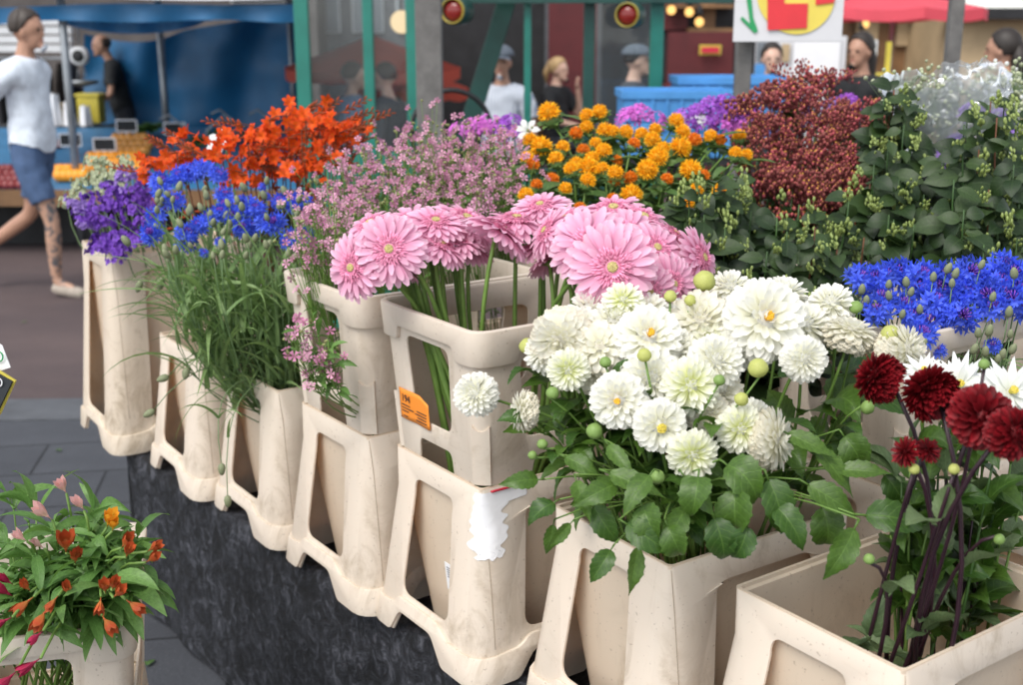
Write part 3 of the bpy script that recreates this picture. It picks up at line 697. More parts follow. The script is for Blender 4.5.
# ------------------------------------------------------------------ pink gerberas
GERB = [  # u, v, diameter px, facing (right, up, towards), depth, template, words
 (390, 250, 78, (-.05, .35, 1), 2.07, 0, 'pink gerbera facing the viewer at the front of the left cluster'),
 (354, 268, 72, (-.55, .15, .85), 2.09, 0, 'leftmost pink gerbera, tilted left over the collar corner'),
 (372, 226, 70, (-.35, .85, .35), 2.17, 1, 'pink gerbera seen edge on above the front one of the left cluster'),
 (412, 224, 72, (.0, .8, .5), 2.20, 1, 'pink gerbera with upturned face at the top of the left cluster'),
 (436, 224, 70, (.1, .9, .35), 2.16, 2, 'pale pink gerbera tipped up flat right of the left cluster'),
 (441, 247, 66, (.35, .8, .1), 2.13, 1, 'pink gerbera drooping low under the flat pale one'),
 (466, 222, 84, (.35, .85, .25), 2.20, 1, 'pink gerbera tilted right in the gap between both clusters'),
 (500, 232, 86, (.55, .80, -.25), 2.12, 1, 'pink gerbera seen from beneath with its green calyx showing'),
 (517, 222, 78, (.05, 1, .12), 2.22, 1, 'pink gerbera seen flat edge on left of the right cluster'),
 (541, 208, 66, (-.15, .95, .3), 2.25, 2, 'pink gerbera at the top left of the right cluster'),
 (548, 232, 62, (-.8, .5, .25), 2.12, 0, 'pink gerbera turned left at the left side of the right cluster'),
 (613, 268, 96, (-.08, .28, 1), 1.93, 0, 'large pink gerbera facing the viewer above the white dahlias'),
 (590, 246, 88, (-.2, .5, .85), 2.02, 0, 'large pink gerbera directly behind the biggest one'),
 (568, 222, 72, (-.4, .85, .35), 2.16, 1, 'pink gerbera behind the left shoulder of the right cluster'),
 (614, 212, 84, (-.05, .92, .35), 2.18, 1, 'pink gerbera with broad edge at the very top of the right cluster'),
 (643, 220, 76, (.3, .85, .35), 2.16, 1, 'pink gerbera on the top right of the right cluster'),
 (628, 236, 76, (.1, .7, .65), 2.08, 0, 'pink gerbera peeping over the biggest one, half hidden'),
 (656, 250, 72, (.35, .6, .6), 2.04, 0, 'pink gerbera just right of the biggest one'),
 (674, 236, 62, (.6, .75, .1), 2.14, 1, 'pink gerbera tipped right near the snowberry leaves'),
 (701, 259, 72, (.8, .35, .45), 2.08, 0, 'rightmost pink gerbera, turned to the right'),
 (681, 252, 60, (.5, .6, .35), 2.12, 2, 'pink gerbera tucked left of the rightmost one'),
 (672, 285, 66, (.45, .2, .75), 2.00, 0, 'low pink gerbera just above the white dahlia buds'),
 (650, 292, 60, (.1, .2, .9), 1.98, 0, 'low pink gerbera half covered by a small greenish dahlia'),
 (549, 262, 52, (-.2, .5, -.3), 2.18, 1, 'shaded pink gerbera hanging under the right cluster'),
 (398, 268, 56, (.2, .6, -.2), 2.18, 1, 'shaded pink gerbera hanging under the left cluster'),
]
for u, v, D, f, d, k, lab in GERB:
    H = at(u, v, d); bx = (u - 520) / 400
    B = BK['b5']['c'] + BK['b5']['s'] * (R.uniform(-.03, .07)) + BK['b5']['l'] * (-.04 + bx * .20 + R.uniform(-.03, .03)) + V((0, 0, .22))
    fl, P = flower('pink_gerbera', lab, 'gerbera', 'pink gerberas in the collared bucket', TG[k], H, atw(*f), px(D, d), B, 'stem', .0044, .40, ns=8, back=.10, key='b5')
for k in range(17):   # bare stems of flowers whose heads are hidden in the cluster
    u = [400, 428, 452, 470, 540, 562, 585, 600, 622, 385, 395, 408, 418, 440, 460, 390, 405][k]; H = at(u, R.uniform(236, 250), 2.22 if k < 9 else 2.17)
    B = BK['b5']['c'] + BK['b5']['s'] * (R.uniform(-.05, .05) if k < 9 else R.uniform(-.06, .08)) + BK['b5']['l'] * ((u - 520) / 400 * .2 - (.06 if k >= 9 else 0)) + V((0, 0, .22))
    flower('pink_gerbera', 'pink gerbera buried in the back of the cluster, mostly hidden', 'gerbera', 'pink gerberas in the collared bucket', TG[1], H, atw(R.uniform(-.3, .3), 1, .1), px(58, 2.2), B, 'stem', .0044, .4, ns=8, back=.10, key='b5')
# ------------------------------------------------------------------ white dahlias
WD = [
 (475, 395, 46, 'ball', (-.35, .3, .9), 1.90, 'white dahlia hanging out alone in front of the gerbera collar'),
 (522, 411, 44, 'fade', (-.95, .1, .1), 1.84, 'white dahlia seen side on left of the big bunch'),
 (561, 341, 64, 'ball2', (-.3, -.12, .9), 1.84, 'white dahlia nodding at the left top corner of the bunch'),
 (569, 371, 44, 'green', (-.05, .1, 1), 1.78, 'small pointed greenish dahlia under the nodding left one'),
 (601, 348, 60, 'fade', (-.15, .55, .8), 1.82, 'creamy ragged dahlia behind a small green bud'),
 (650, 338, 70, 'open', (0, .62, .8), 1.80, 'white dahlia with orange eye in the top middle of the bunch'),
 (592, 312, 54, 'ball', (-.2, .95, .25), 1.94, 'pale dahlia at the back left below the big gerbera'),
 (624, 300, 44, 'green', (0, .75, .55), 1.88, 'small greenish dahlia with yellow middle against the gerberas'),
 (648, 312, 48, 'ball', (.1, .9, .4), 1.94, 'white dahlia at the back below the low gerberas'),
 (616, 324, 56, 'ball', (0, .8, .55), 1.88, 'white dahlia left of the orange eyed one in the back row'),
 (619, 401, 58, 'open', (-.2, .2, .95), 1.72, 'white dahlia with orange eye low at the left front'),
 (661, 427, 54, 'open2', (.05, .1, 1), 1.69, 'white dahlia with large yellow eye in the low middle'),
 (694, 456, 52, 'green', (.05, .0, 1), 1.67, 'lowest white dahlia with pale green middle'),
 (692, 386, 60, 'green', (.1, .35, .95), 1.72, 'greenish centred dahlia in the middle of the bunch'),
 (652, 380, 66, 'ball', (-.1, .4, .9), 1.76, 'plump white ball dahlia in the centre of the bunch'),
 (717, 362, 58, 'ball', (.15, .5, .85), 1.76, 'white ball dahlia left of the big round green bud'),
 (702, 322, 70, 'ball2', (-.1, .75, .65), 1.85, 'large creamy dahlia left of the largest white one'),
 (766, 320, 84, 'open', (.05, .45, .9), 1.80, 'largest white dahlia with small orange middle'),
 (806, 360, 48, 'ball', (.1, .2, 1), 1.75, 'round white pompon dahlia below the largest one'),
 (832, 304, 48, 'ball', (-.2, .85, .45), 1.90, 'white dahlia at the top right with a green bract'),
 (852, 332, 58, 'fade', (.25, .95, -.1), 1.84, 'white dahlia seen from below at the right end'),
 (805, 326, 56, 'ball', (.1, .85, .4), 1.87, 'white dahlia between the largest one and the right end'),
 (907, 350, 52, 'ball2', (.75, .2, .5), 1.80, 'white dahlia right of the bunch beside the left red dahlia'),
 (742, 430, 50, 'green', (.1, .2, 1), 1.69, 'white dahlia with green middle at the lower right front'),
 (776, 440, 66, 'fade', (.92, .15, .35), 1.70, 'white dahlia turned right with tan petal edges'),
 (711, 416, 46, 'ball2', (0, .2, 1), 1.74, 'creamy crumpled dahlia above the lowest one'),
 (731, 290, 48, 'ball', (.0, .95, .3), 2.00, 'white dahlia at the back right edge of the top row'),
 (710, 348, 54, 'green', (-.1, .5, .8), 1.82, 'shaded greenish dahlia under the large creamy one'),
 (640, 372, 52, 'ball2', (-.1, .5, .8), 1.82, 'creamy dahlia under the big green bud'),
 (545, 352, 46, 'ball', (-.6, .35, .6), 1.87, 'white dahlia at the far left of the bunch turned left'),
 (785, 296, 50, 'ball', (.1, 1, .2), 1.98, 'white dahlia behind the top of the largest one'),
 (676, 352, 52, 'ball', (0, .6, .8), 1.82, 'white dahlia right below the orange eyed top one'),
 (582, 330, 54, 'ball', (-.1, .8, .6), 1.90, 'white dahlia half covered above the creamy ragged one'),
 (735, 340, 60, 'ball', (0, .6, .8), 1.84, 'white dahlia half covered left under the largest one'),
 (668, 400, 54, 'ball', (0, .4, .9), 1.77, 'white dahlia buried between the orange eyed low one and the middle'),
 (640, 352, 54, 'ball2', (0, .6, .8), 1.86, 'creamy dahlia buried under the top orange eyed one'),
 (722, 392, 48, 'ball2', (.1, .4, .9), 1.78, 'creamy dahlia buried left of the big round bud'),
 (590, 372, 46, 'ball2', (-.2, .4, .9), 1.84, 'creamy dahlia buried left of the low orange eyed one'),
 (660, 300, 46, 'ball', (0, 1, .3), 2.0, 'white dahlia tip at the back between gerbera and top row'),
 (752, 422, 48, 'ball', (.3, .3, .9), 1.74, 'white dahlia buried behind the lower right pair'),
]
C6 = BK['b6']
def base6(u, v):
    return C6['c'] + C6['s'] * (.02 + (v - 380) / 400 * .14 + R.uniform(-.03, .03)) + C6['l'] * ((u - 690) / 300 * .15 + R.uniform(-.04, .04)) + V((0, 0, .12))
DSTEMS = []
for u, v, D, k, f, d, lab in WD:
    H = at(u, v, d); B = base6(u, v)
    low = v > 370
    ctrl = None
    if u < 530: ctrl = B.lerp(H, .55) + V((.02, .0, .10 if u < 490 else .05)); ctrl = None
    fl, P = flower('white_dahlia', lab, 'dahlia', 'white dahlias in the front bucket', TD[k], H, atw(*f), px(D * 1.04, d), B, 'stem', .0028, .42, leaves=4, lk='dahlia', lL=.105, lz=(.42, .80), ns=6, back=.34, key='b6')
    DSTEMS.append((u, v, fl))
BUDS = [(759, 369, 24, 'yellow', 1.68, 'big round yellow green bud among the white dahlias'), (742, 400, 17, 'yellow', 1.68, 'pointed yellowish bud below the big round one'), (645, 356, 17, 'yellow', 1.72, 'green bud right above the plump white ball'),
        (606, 363, 14, 'green', 1.76, 'small green bud in front of the creamy ragged dahlia'), (553, 394, 16, 'green', 1.78, 'round green bud on the left side under the greenish dahlia'), (546, 324, 14, 'yellow', 1.90, 'small bud at the top left corner of the bunch'),
        (528, 347, 20, 'yellow', 1.90, 'yellow bud just left of the white dahlias before the collar'), (671, 297, 15, 'yellow', 1.84, 'yellow green bud at the back below the low gerbera'), (691, 301, 14, 'yellow', 1.84, 'bud at the back touching the creamy dahlia'),
        (705, 282, 26, 'yellow', 1.92, 'opening cream bud beside the rightmost gerbera'), (543, 445, 13, 'green', 1.78, 'little bud low on the left side'), (533, 456, 11, 'green', 1.78, 'tiny bud lowest on the left side'), (595, 432, 20, 'green', 1.74, 'spiky green calyx left below the orange eyed dahlia'),
        (658, 478, 18, 'green', 1.66, 'green calyx under the yellow eyed dahlia'), (891, 335, 22, 'yellow', 1.80, 'pale yellow bud between white and red dahlias'), (720, 381, 14, 'green', 1.70, 'small green bud beside the white ball'), (868, 408, 17, 'green', 1.76, 'nodding green bud on an arched stem right of the bunch'), (857, 308, 16, 'green', 1.88, 'green bract bud at the top right by the cornflowers'), (848, 468, 11, 'green', 1.78, 'tiny bud low right near the shaded collar')]
for u, v, D, k, d, lab in BUDS:
    H = at(u, v, d); B = base6(u, v); t = thing('dahlia_bud', lab, 'dahlia bud', B, 'buds of the white dahlias'); D = px(D * .82, d)
    ax = atw(.9, -.1, .2) if u == 868 else atw(R.uniform(-.4, .4), 1, R.uniform(-.1, .5))
    E = H - ax * D * .45; ct = (B.lerp(E, .6) + V((0, 0, .12))) if u == 868 else (gate('b6', E, B) or mid_of(B, E, ax))
    b = MB(); b.tube([p - B for p in bez(B, ct, E, 8)], .0024, .0017, 6, rr=R.random()); b.build('stem', 'stem', t)
    put('bud', TDB[k], t, aim(ax, R.uniform(0, 6), H - B, D))
    for q in range(2): leaf_on(t, 'dahlia', bez(B, ct, E, 8)[R.randint(5, 7)], V((R.uniform(-1, 1), R.uniform(-1, .3), .3)), R.uniform(.04, .08))
# big leaves hanging over the rim and between the stems: u, v of the leaf base, direction (right, up, towards), length, depth
LEAVES = [(640, 540, (-.2, -.9, .5), .10, 1.66), (615, 545, (-.5, -.6, .5), .085, 1.66), (600, 470, (.9, -.25, .4), .125, 1.66), (560, 500, (-.7, -.3, .4), .085, 1.72), (575, 520, (-.6, -.5, .4), .075, 1.70), (545, 480, (-.9, .1, .4), .09, 1.76),
          (530, 418, (-.8, .15, .4), .07, 1.84), (690, 500, (-.5, -.7, .5), .11, 1.62), (712, 510, (.3, -.9, .4), .11, 1.62), (735, 480, (.0, -1, .4), .125, 1.62), (765, 470, (.35, -.9, .4), .13, 1.63), (800, 480, (.8, -.4, .4), .12, 1.66), (830, 470, (.9, .1, .4), .11, 1.70),
          (855, 515, (.95, .02, .3), .13, 1.62), (860, 520, (-.5, -.75, .4), .12, 1.56), (655, 470, (-.6, -.5, .6), .10, 1.62), (680, 470, (.5, -.6, .6), .10, 1.62), (720, 460, (.7, -.4, .6), .12, 1.64), (625, 480, (-.8, -.2, .5), .11, 1.66), (640, 500, (.3, -.6, .7), .10, 1.62),
          (590, 500, (.5, -.7, .5), .10, 1.68), (665, 520, (.4, -.8, .4), .09, 1.60), (780, 430, (.8, -.3, .4), .11, 1.70), (810, 440, (.6, -.7, .4), .13, 1.70), (560, 455, (.7, -.2, .5), .09, 1.74), (840, 430, (.5, -.7, .4), .11, 1.76), (605, 440, (.5, -.5, .7), .09, 1.70), (750, 520, (-.3, -.9, .3), .09, 1.61), (700, 470, (-.2, -.7, .7), .10, 1.61), (575, 475, (.2, -.5, .8), .10, 1.69),
          (820, 500, (.2, -.8, .4), .11, 1.70), (880, 470, (.5, -.6, .4), .10, 1.78), (770, 500, (.5, -.5, .6), .11, 1.63), (555, 520, (-.2, -.9, .3), .07, 1.72), (620, 520, (.7, -.3, .5), .11, 1.62)]
for u, v, f, L, d in LEAVES:
    tt = min(DSTEMS, key=lambda q: abs(q[0] - u) + .5 * abs(q[1] - v))[2]
    p = at(u, v, d); lf = leaf_on(tt, 'dahlia', p, atw(*f), L * .80, up=(R.uniform(-.3, .3), -.75, .55))
    q = p - C6['c']; G = C6['c'] + C6['s'] * max(-.10, min(.10, q.dot(C6['s']))) + C6['l'] * max(-.15, min(.15, q.dot(C6['l']))); G.z = max(C6['top'] + .012, min(p.z + .01, C6['top'] + .06)); o = V(tt.location); far = (p - G).length
    b = MB(); pt = bez(G - V((0, 0, .10)) + (C6['c'] - G) * V((.2, .2, 0)), G + V((0, 0, .012 + far * .25)), p, 8); b.tube([x - o for x in pt], .0019, .0013, 5, rr=R.random()); b.build('leaf_stalk', 'stem', tt)
# ------------------------------------------------------------------ dark red dahlias and white asters at the right
RD = [(876, 377, 58, 'ball', (-.75, .25, -.25), 1.56, 'dark red dahlia leftmost, turned away left with its green back showing'), (929, 390, 64, 'ball', (-.35, .45, -.5), 1.52, 'dark red dahlia seen from behind with yellowish back petals'),
      (984, 417, 74, 'open', (.0, .4, .95), 1.42, 'dark red dahlia facing the viewer, biggest of the red ones'), (1016, 434, 60, 'ball', (.3, .3, .85), 1.38, 'dark red dahlia cut by the right edge'), (904, 452, 34, 'young', (-.85, .3, .3), 1.52, 'half open small red dahlia low on the left'), (930, 450, 30, 'young', (.2, .5, .5), 1.55, 'small red dahlia hidden behind the dark stems')]
C7 = BK['b7']
for i, (u, v, D, k, f, d, lab) in enumerate(RD):
    H = at(u, v, d); B = C7['c'] + C7['s'] * (.02 + .04 * (i % 2)) + C7['l'] * (-.12 + (u - 870) / 150 * .12) + V((0, 0, .08))
    fl, P = flower('red_dahlia', lab, 'dahlia', 'dark red dahlias in the right bucket', TR[k], H, atw(*f), px(D * .93, d), B, 'stem_purple', .0033, .45, leaves=1, lk='pale', lL=.08, lz=(.2, .45), ns=7, key='b7')
for k, (u, v, lab) in enumerate(((955, 470, 'dark purple dahlia stem ending in a small yellow green bud'), (1000, 540, 'dark purple dahlia side stem with drooping round green bud'), (915, 470, 'thin purple dahlia stem with small brownish bud'), (985, 365, 'purple dahlia stem with green bud behind the red blooms'), (870, 560, 'short green shoot with spiky leaf bud inside the red dahlia bucket'))):
    d = 1.46 + .03 * (k % 3); H = at(u, v, d); B = C7['c'] + C7['s'] * R.uniform(-.02, .06) + C7['l'] * R.uniform(-.12, .0) + V((0, 0, .10)); t = thing('dahlia_bud', lab, 'dahlia bud', B, 'buds in the red dahlia bucket'); D = px(11, d)
    ct = gate('b7', H, B) or B.lerp(H, .6) + V((.0, 0, .10 if k == 1 else .03)); ax = atw(.5, -.3, .3) if k == 1 else atw(R.uniform(-.3, .3), 1, .3)
    b = MB(); b.tube([p - B for p in bez(B, ct, H - ax * D * .4, 8)], .0034, .0022, 6, rr=R.random()); b.build('stem', 'stem_purple', t)
    put('bud', TDB['yellow' if k in (0, 2) else 'green'], t, aim(ax, 0, H - B, D))
    for q in range(2): leaf_on(t, 'pale', bez(B, ct, H, 8)[R.randint(3, 6)], V((R.uniform(-1, 1), R.uniform(-1, .6), R.uniform(.3, .9))), R.uniform(.06, .10))
for k in range(27):
    B = C7['c'] + C7['s'] * R.uniform(-.01, .06) + C7['l'] * R.uniform(-.05, .14) + V((0, 0, .08)); H = B + V((R.uniform(-.02, .07), R.uniform(-.02, .08), R.uniform(.24, .50))); t = thing('dahlia_shoot', 'dark leafy dahlia shoot without bloom inside the red dahlia bucket', 'dahlia shoot', B, 'leafy shoots in the red dahlia bucket')
    P = bez(B, B.lerp(H, .5) + V((0, 0, .05)), H, 8); b = MB(); b.tube([p - B for p in P], .0030, .0016, 6, rr=R.random()); b.build('stem', R.choice(['stem_purple', 'stem_dark', 'stem']), t)
    for q in range(6): leaf_on(t, R.choice(['pale', 'dahlia', 'dahlia']), P[R.randint(5, 8)], V((R.uniform(-1, 1), R.uniform(-.8, 1), R.uniform(.3, 1.4))), R.uniform(.06, .11))
AST = [(960, 385, 60, (-.1, .5, .9), 1.68, 'pointed white aster behind the red dahlia facing the viewer'), (1012, 392, 66, (.1, .5, .8), 1.62, 'pointed white aster at the right edge behind the red dahlia'), (925, 372, 44, (-.2, .8, .5), 1.72, 'pointed white aster half hidden between two red dahlias')]
for u, v, D, f, d, lab in AST:
    H = at(u, v, d); flower('white_aster', lab, 'aster', 'pointed white asters', TA, H, atw(*f), px(D, d), inb('b7_1', .04, .05, -.04, -.10), 'stem', .003, leaves=4, lk='dahlia', lL=.09, lz=(.5, .85))
# ------------------------------------------------------------------ cornflowers
zr = lambda pts, u0, v0, k: [(u0 + x / k, v0 + y / k) for x, y in pts]
RC = zr([(100, 150), (150, 118), (190, 112), (240, 100), (330, 110), (320, 160), (430, 120), (530, 95), (510, 175), (560, 130), (640, 130), (700, 95), (700, 205), (620, 240), (500, 270), (380, 215), (360, 300), (260, 230), (150, 255), (170, 200), (735, 130), (735, 235), (440, 195), (330, 345), (290, 275), (410, 160), (600, 190), (660, 70), (80, 120), (400, 410), (620, 390), (650, 190), (450, 265), (720, 165)], 840, 250, 4.027)
labs = rank(RC, 'blue cornflower {row}, {o}, of the dense right bunch')
for (u, v), lab in zip(RC, labs):
    d = 2.02 + (330 - v) * .0016 + R.uniform(-.03, .03)
    H = at(u, v, d); flower('blue_cornflower', lab, 'cornflower', 'blue cornflowers in the right hand bunch', R.choice(TC), H, atw(R.uniform(-.5, .5), R.uniform(.5, 1), R.uniform(.35, .9)), px(R.uniform(34, 42) * (.55 if v > 345 else 1), d), inb('b6_1', .07, .1) + V((0, 0, .3)), 'stem_grey', .0016, leaves=2, lk='grass', lL=.14, lz=(.4, .8), ns=5, seg=6, back=.36)
def bud_stem(u, v, d, D, B, lab, group, ax, leaves=1, lL=.12, sag=None):
    H = at(u, v, d); t = thing('cornflower_bud', lab, 'cornflower bud', B, group); D = px(D, d); E = H - ax * D * .45
    ct = mid_of(B, E, ax) if sag is None else B.lerp(E, .5) + V(sag)
    b = MB(); b.tube([p - B for p in bez(B, ct, E, 8)], .0014, .0010, 5, rr=R.random()); b.build('stem', 'stem_grey', t)
    put('bud', TBUD, t, aim(ax, R.uniform(0, 6), H - B, D) @ Matrix.Diagonal((.8, .8, 1.15, 1)))
    for q in range(leaves): leaf_on(t, 'grass', bez(B, ct, E, 8)[R.randint(3, 6)], V((R.uniform(-1, 1), R.uniform(-1, 1), .7)), lL * R.uniform(.6, 1.2))
BB = zr([(200, 140), (200, 185), (92, 160), (110, 205), (145, 225), (290, 170), (380, 110), (325, 240), (255, 260), (455, 135), (705, 95), (575, 60), (440, 75), (685, 250), (620, 190), (470, 95), (560, 335), (605, 325), (700, 400), (590, 410), (545, 400), (660, 420), (690, 340), (640, 440), (270, 130), (340, 380)], 840, 250, 4.027)
for (u, v), lab in zip(BB, rank(BB, 'grey green cornflower bud {row}, {o}, in right bunch')):
    bud_stem(u, v, 1.99 + (330 - v) * .0012, R.uniform(9, 12), inb('b6_1', .07, .1) + V((0, 0, .3)), lab, 'buds in the right cornflower bunch', atw(R.uniform(-.3, .3), 1, .3))
LC = zr([(412, 265), (440, 252), (470, 244), (500, 248), (540, 262), (350, 312), (345, 285), (390, 350), (330, 405), (560, 330), (572, 358), (640, 365), (668, 378), (515, 405), (482, 432), (550, 390), (590, 398), (620, 438), (658, 440), (700, 430), (735, 424), (430, 460), (432, 490), (490, 524), (755, 350), (800, 355), (832, 350), (790, 478), (840, 468), (312, 460), (690, 300), (705, 332), (545, 487), (610, 340)], 60, 100, 3.41)
for (u, v), lab in zip(LC, rank(LC, 'blue cornflower {row}, {o}, of the loose left bunch')):
    d = 2.74 + (220 - v) * .0045 + R.uniform(-.04, .04); H = at(u, v, d); small = any(abs(u - a) + abs(v - b_) < 2 for a, b_ in zr([(490, 524), (545, 487), (690, 300), (705, 332), (610, 340)], 60, 100, 3.41))
    flower('blue_cornflower', lab, 'cornflower', 'blue cornflowers in the left hand bunch', R.choice(TC), H, atw(R.uniform(-.6, .6), R.uniform(.3, 1), R.uniform(.2, .9)), px(R.uniform(23, 29) * (.45 if small else 1), d), inb('b3', .05, .06, .0, -.06) + V((0, 0, .14)), 'stem_grey', .0018, leaves=5, lk='grass', lL=.20, lz=(.25, .8), ns=5, seg=7, back=.36)
LB = [(R.uniform(150, 322), R.uniform(180, 262)) for _ in range(64)]
for (u, v), lab in zip(LB, rank(LB, 'grey green cornflower bud {row}, {o}, in left bunch', per=11)):
    bud_stem(u, v, 2.66 + (220 - v) * .0045 + R.uniform(-.05, .05), R.uniform(7, 10), inb('b3', .05, .06, .0, -.06) + V((0, 0, .14)), lab, 'buds in the left cornflower bunch', atw(R.uniform(-.5, .5), 1, R.uniform(-.2, .6)), 2, .20)
for u, v, d, sag, ax, lab in ((126, 241, 2.75, (-.02, -.02, .20), (-.5, .8, .2), 'cornflower bud on a stem reaching left over the tall stained bucket'), (139, 287, 2.78, (-.02, -.03, .16), (-.3, -.8, .2), 'nodding cornflower bud before the tall bucket, left one of a pair'), (161, 284, 2.76, (-.0, -.03, .17), (-.1, -.9, .2), 'nodding cornflower bud before the tall bucket, right one of a pair'),
                              (163, 379, 2.62, (.0, -.05, .16), (-.9, -.3, .2), 'trailing cornflower bud level with the low bucket rim'), (149, 414, 2.60, (.0, -.06, .16), (-.9, -.5, .2), 'lowest trailing cornflower bud at the far left'), (186, 374, 2.62, (.0, -.04, .14), (-.2, -.9, .2), 'cornflower bud nodding in front of the low bucket corner'), (228, 502, 2.42, (-.06, -.12, .20), (0, -1, .1), 'cornflower bud hanging furthest down on a long limp stem'), (222, 470, 2.44, (-.07, -.12, .18), (0, -1, .1), 'second cornflower bud on a long limp stem hanging in front')):
    bud_stem(u, v, d, 11, inb('b3', .02, .03, -.02, -.10) + V((0, 0, .30)), lab, 'trailing cornflower buds', atw(*ax), 3, .12, sag)
# grass-like leafy stems filling the left bunch
for i in range(60):
    u0 = R.uniform(170, 330); v0 = R.uniform(235, 330); d = 2.62 + R.uniform(-.05, .10); H = at(u0, v0, d); B = inb('b3', .06, .07, .0, -.06) + V((0, 0, .18))
    t = thing('leafy_cornflower', 'leafy green cornflower stem in the grassy middle of the left hand bunch', 'cornflower', B, 'leafy cornflower stems')
    P = bez(B, mid_of(B, H, V((0, 0, 1))), H, 7); b = MB(); b.tube([p - B for p in P], .0017, .0008, 5, rr=R.random()); b.build('stem', 'stem_grey', t)
    for q in range(6): leaf_on(t, 'grass', P[R.randint(2, 6)], V((R.uniform(-1, .6), R.uniform(-1, .4), R.uniform(.5, 2.0))), R.uniform(.12, .24))
# ------------------------------------------------------------------ loose sprays behind
def fillpts(poly, n, dmin):
    us = [p[0] for p in poly]; vs_ = [p[1] for p in poly]; out = []; tries = 0
    while len(out) < n and tries < 20000:
        tries += 1; u, v = R.uniform(min(us), max(us)), R.uniform(min(vs_), max(vs_)); c = False
        for i in range(len(poly)):
            (x1, y1), (x2, y2) = poly[i - 1], poly[i]
            if (y1 > v) != (y2 > v) and u < (x2 - x1) * (v - y1) / (y2 - y1) + x1: c = not c
        if c and all((u - a) ** 2 + (v - b) ** 2 > dmin * dmin for a, b in out): out.append((u, v))
    return out
# --- orange safflowers
SF = [(188, 88), (203, 115), (330, 97), (380, 85), (290, 165), (330, 140), (115, 190), (158, 218), (240, 218), (213, 262), (105, 258), (125, 285), (140, 360), (200, 340), (250, 375), (100, 400), (290, 280), (350, 262), (335, 298), (335, 345), (365, 205), (318, 228), (395, 232), (400, 155), (430, 160), (445, 270), (440, 315), (435, 345), (495, 335), (560, 305), (500, 400), (600, 258), (540, 170), (580, 190), (510, 205), (590, 150), (670, 118), (695, 160), (740, 190), (685, 220), (620, 222), (635, 340), (725, 305), (775, 325), (800, 175), (835, 190), (910, 175), (935, 248), (895, 240), (750, 375), (835, 385), (480, 160), (390, 300), (270, 300), (430, 415), (305, 450), (715, 430)]
BIG = {(725, 305), (685, 220), (560, 305), (600, 258), (188, 88), (500, 400), (158, 218), (335, 298)}; RED = {(140, 360), (200, 340), (290, 165), (318, 228), (445, 270), (495, 335), (635, 340), (740, 190), (510, 205), (125, 285), (435, 345), (430, 415), (305, 450), (835, 190), (775, 325)}
SP = [(500 + x / 3.789, 90 + y / 3.789) for x, y in SF]
for (x, y), (u, v), lab in zip(SF, SP, rank(SP, 'orange safflower {row}, {o}', per=10)):
    d = 2.76 + (160 - v) * .005 + R.uniform(-.04, .04); r = (x, y) in RED
    D = 22 if (x, y) in BIG else R.uniform(13, 17) if not r else R.uniform(12, 15)
    lab = lab.replace('orange safflower', 'deep reddish orange safflower' if r else 'large orange safflower' if (x, y) in BIG else 'orange safflower')
    flower('safflower', lab, 'safflower', 'orange safflowers in the middle of the stall', TS['r' if r else 'o'], at(u, v, d), atw(R.uniform(-.5, .5), 1, R.uniform(.1, .9)), px(D * 1.22, d), inb('b4_1', .10, .14) + V((0, 0, .25)), 'stem', .0026, leaves=9, lk='saff', lL=.085, lz=(.45, .97), seg=7, ns=5, back=.5, key='b4_1')
# --- dark snowberry branches with green berries
TBC = []
for k in range(3):
    b = MB()
    for i in range(10):
        q = V((R.uniform(-.5, .5), R.uniform(-.5, .5), R.uniform(-.4, .5))); b.ball(q, R.uniform(.10, .16), 6, sc=(1, 1, 1.25)); b.tube([(0, 0, -.5), q], .02, .02, 3, cap=False)
    TBC.append(b.mesh('berry_cluster', 'berry', True))
def snowberry(u, v, d, B, lab, n=9, lean=None):
    H = at(u, v, d); t = thing('snowberry_branch', lab, 'snowberry branch', B, 'green snowberry branches'); P = bez(B, mid_of(B, H, V((0, 0, 1)), .5), H, 12)
    b = MB(); b.tube([p - B for p in P], .0042, .0016, 6, rr=R.random()); b.build('stem', 'stem_brown' if R.random() < .3 else 'stem_dark', t)
    for q in range(n):
        f = .30 + .70 * R.random() ** .65; i = min(11, int(f * 12)); p = P[i].lerp(P[i + 1], f * 12 - i); a = R.uniform(0, 6.28)
        leaf_on(t, 'snow', p, V((math.cos(a), math.sin(a) * .7 - .3, R.uniform(-1.0, .5))), R.uniform(.055, .092) * (1.0 if f < .9 else .7), up=(R.uniform(-.3, .3), -.7, .6))
    for q in range(4):
        f = R.uniform(.5, 1) if q else 1.0; i = min(11, int(f * 12)); p = P[i].lerp(P[i + 1], f * 12 - i) + V((R.uniform(-.035, .035), R.uniform(-.06, .0), R.uniform(-.01, .03)))
        s_ = R.uniform(.024, .033); put('berry_cluster', R.choice(TBC), t, Matrix.Translation(p - B) @ Matrix.Rotation(R.uniform(-1, 1), 4, 'X') @ Matrix.Diagonal((s_ * .8, s_ * .8, s_ * 1.1, 1)))
SNL = [(705, 215), (728, 205), (752, 212), (778, 218), (800, 205), (826, 212), (850, 200), (700, 252), (735, 248), (768, 252), (803, 246), (838, 250), (715, 285), (755, 282), (795, 280), (835, 276), (690, 196), (865, 238), (726, 228), (788, 232), (816, 228), (845, 225), (715, 182), (735, 180), (725, 196), (746, 192), (700, 190)]
SNR = [(885, 98), (900, 104), (915, 104), (890, 116), (908, 98), (895, 90), (882, 108), (905, 125), (920, 112), (890, 140), (875, 165), (912, 150), (930, 165), (900, 180), (870, 200), (925, 195), (890, 215), (915, 225), (870, 240), (940, 215), (895, 250), (925, 255), (950, 240)]
SNX = fillpts([(880, 130), (960, 150), (1023, 120), (1030, 240), (930, 262), (850, 262), (700, 275), (700, 215), (850, 215)], 34, 13)
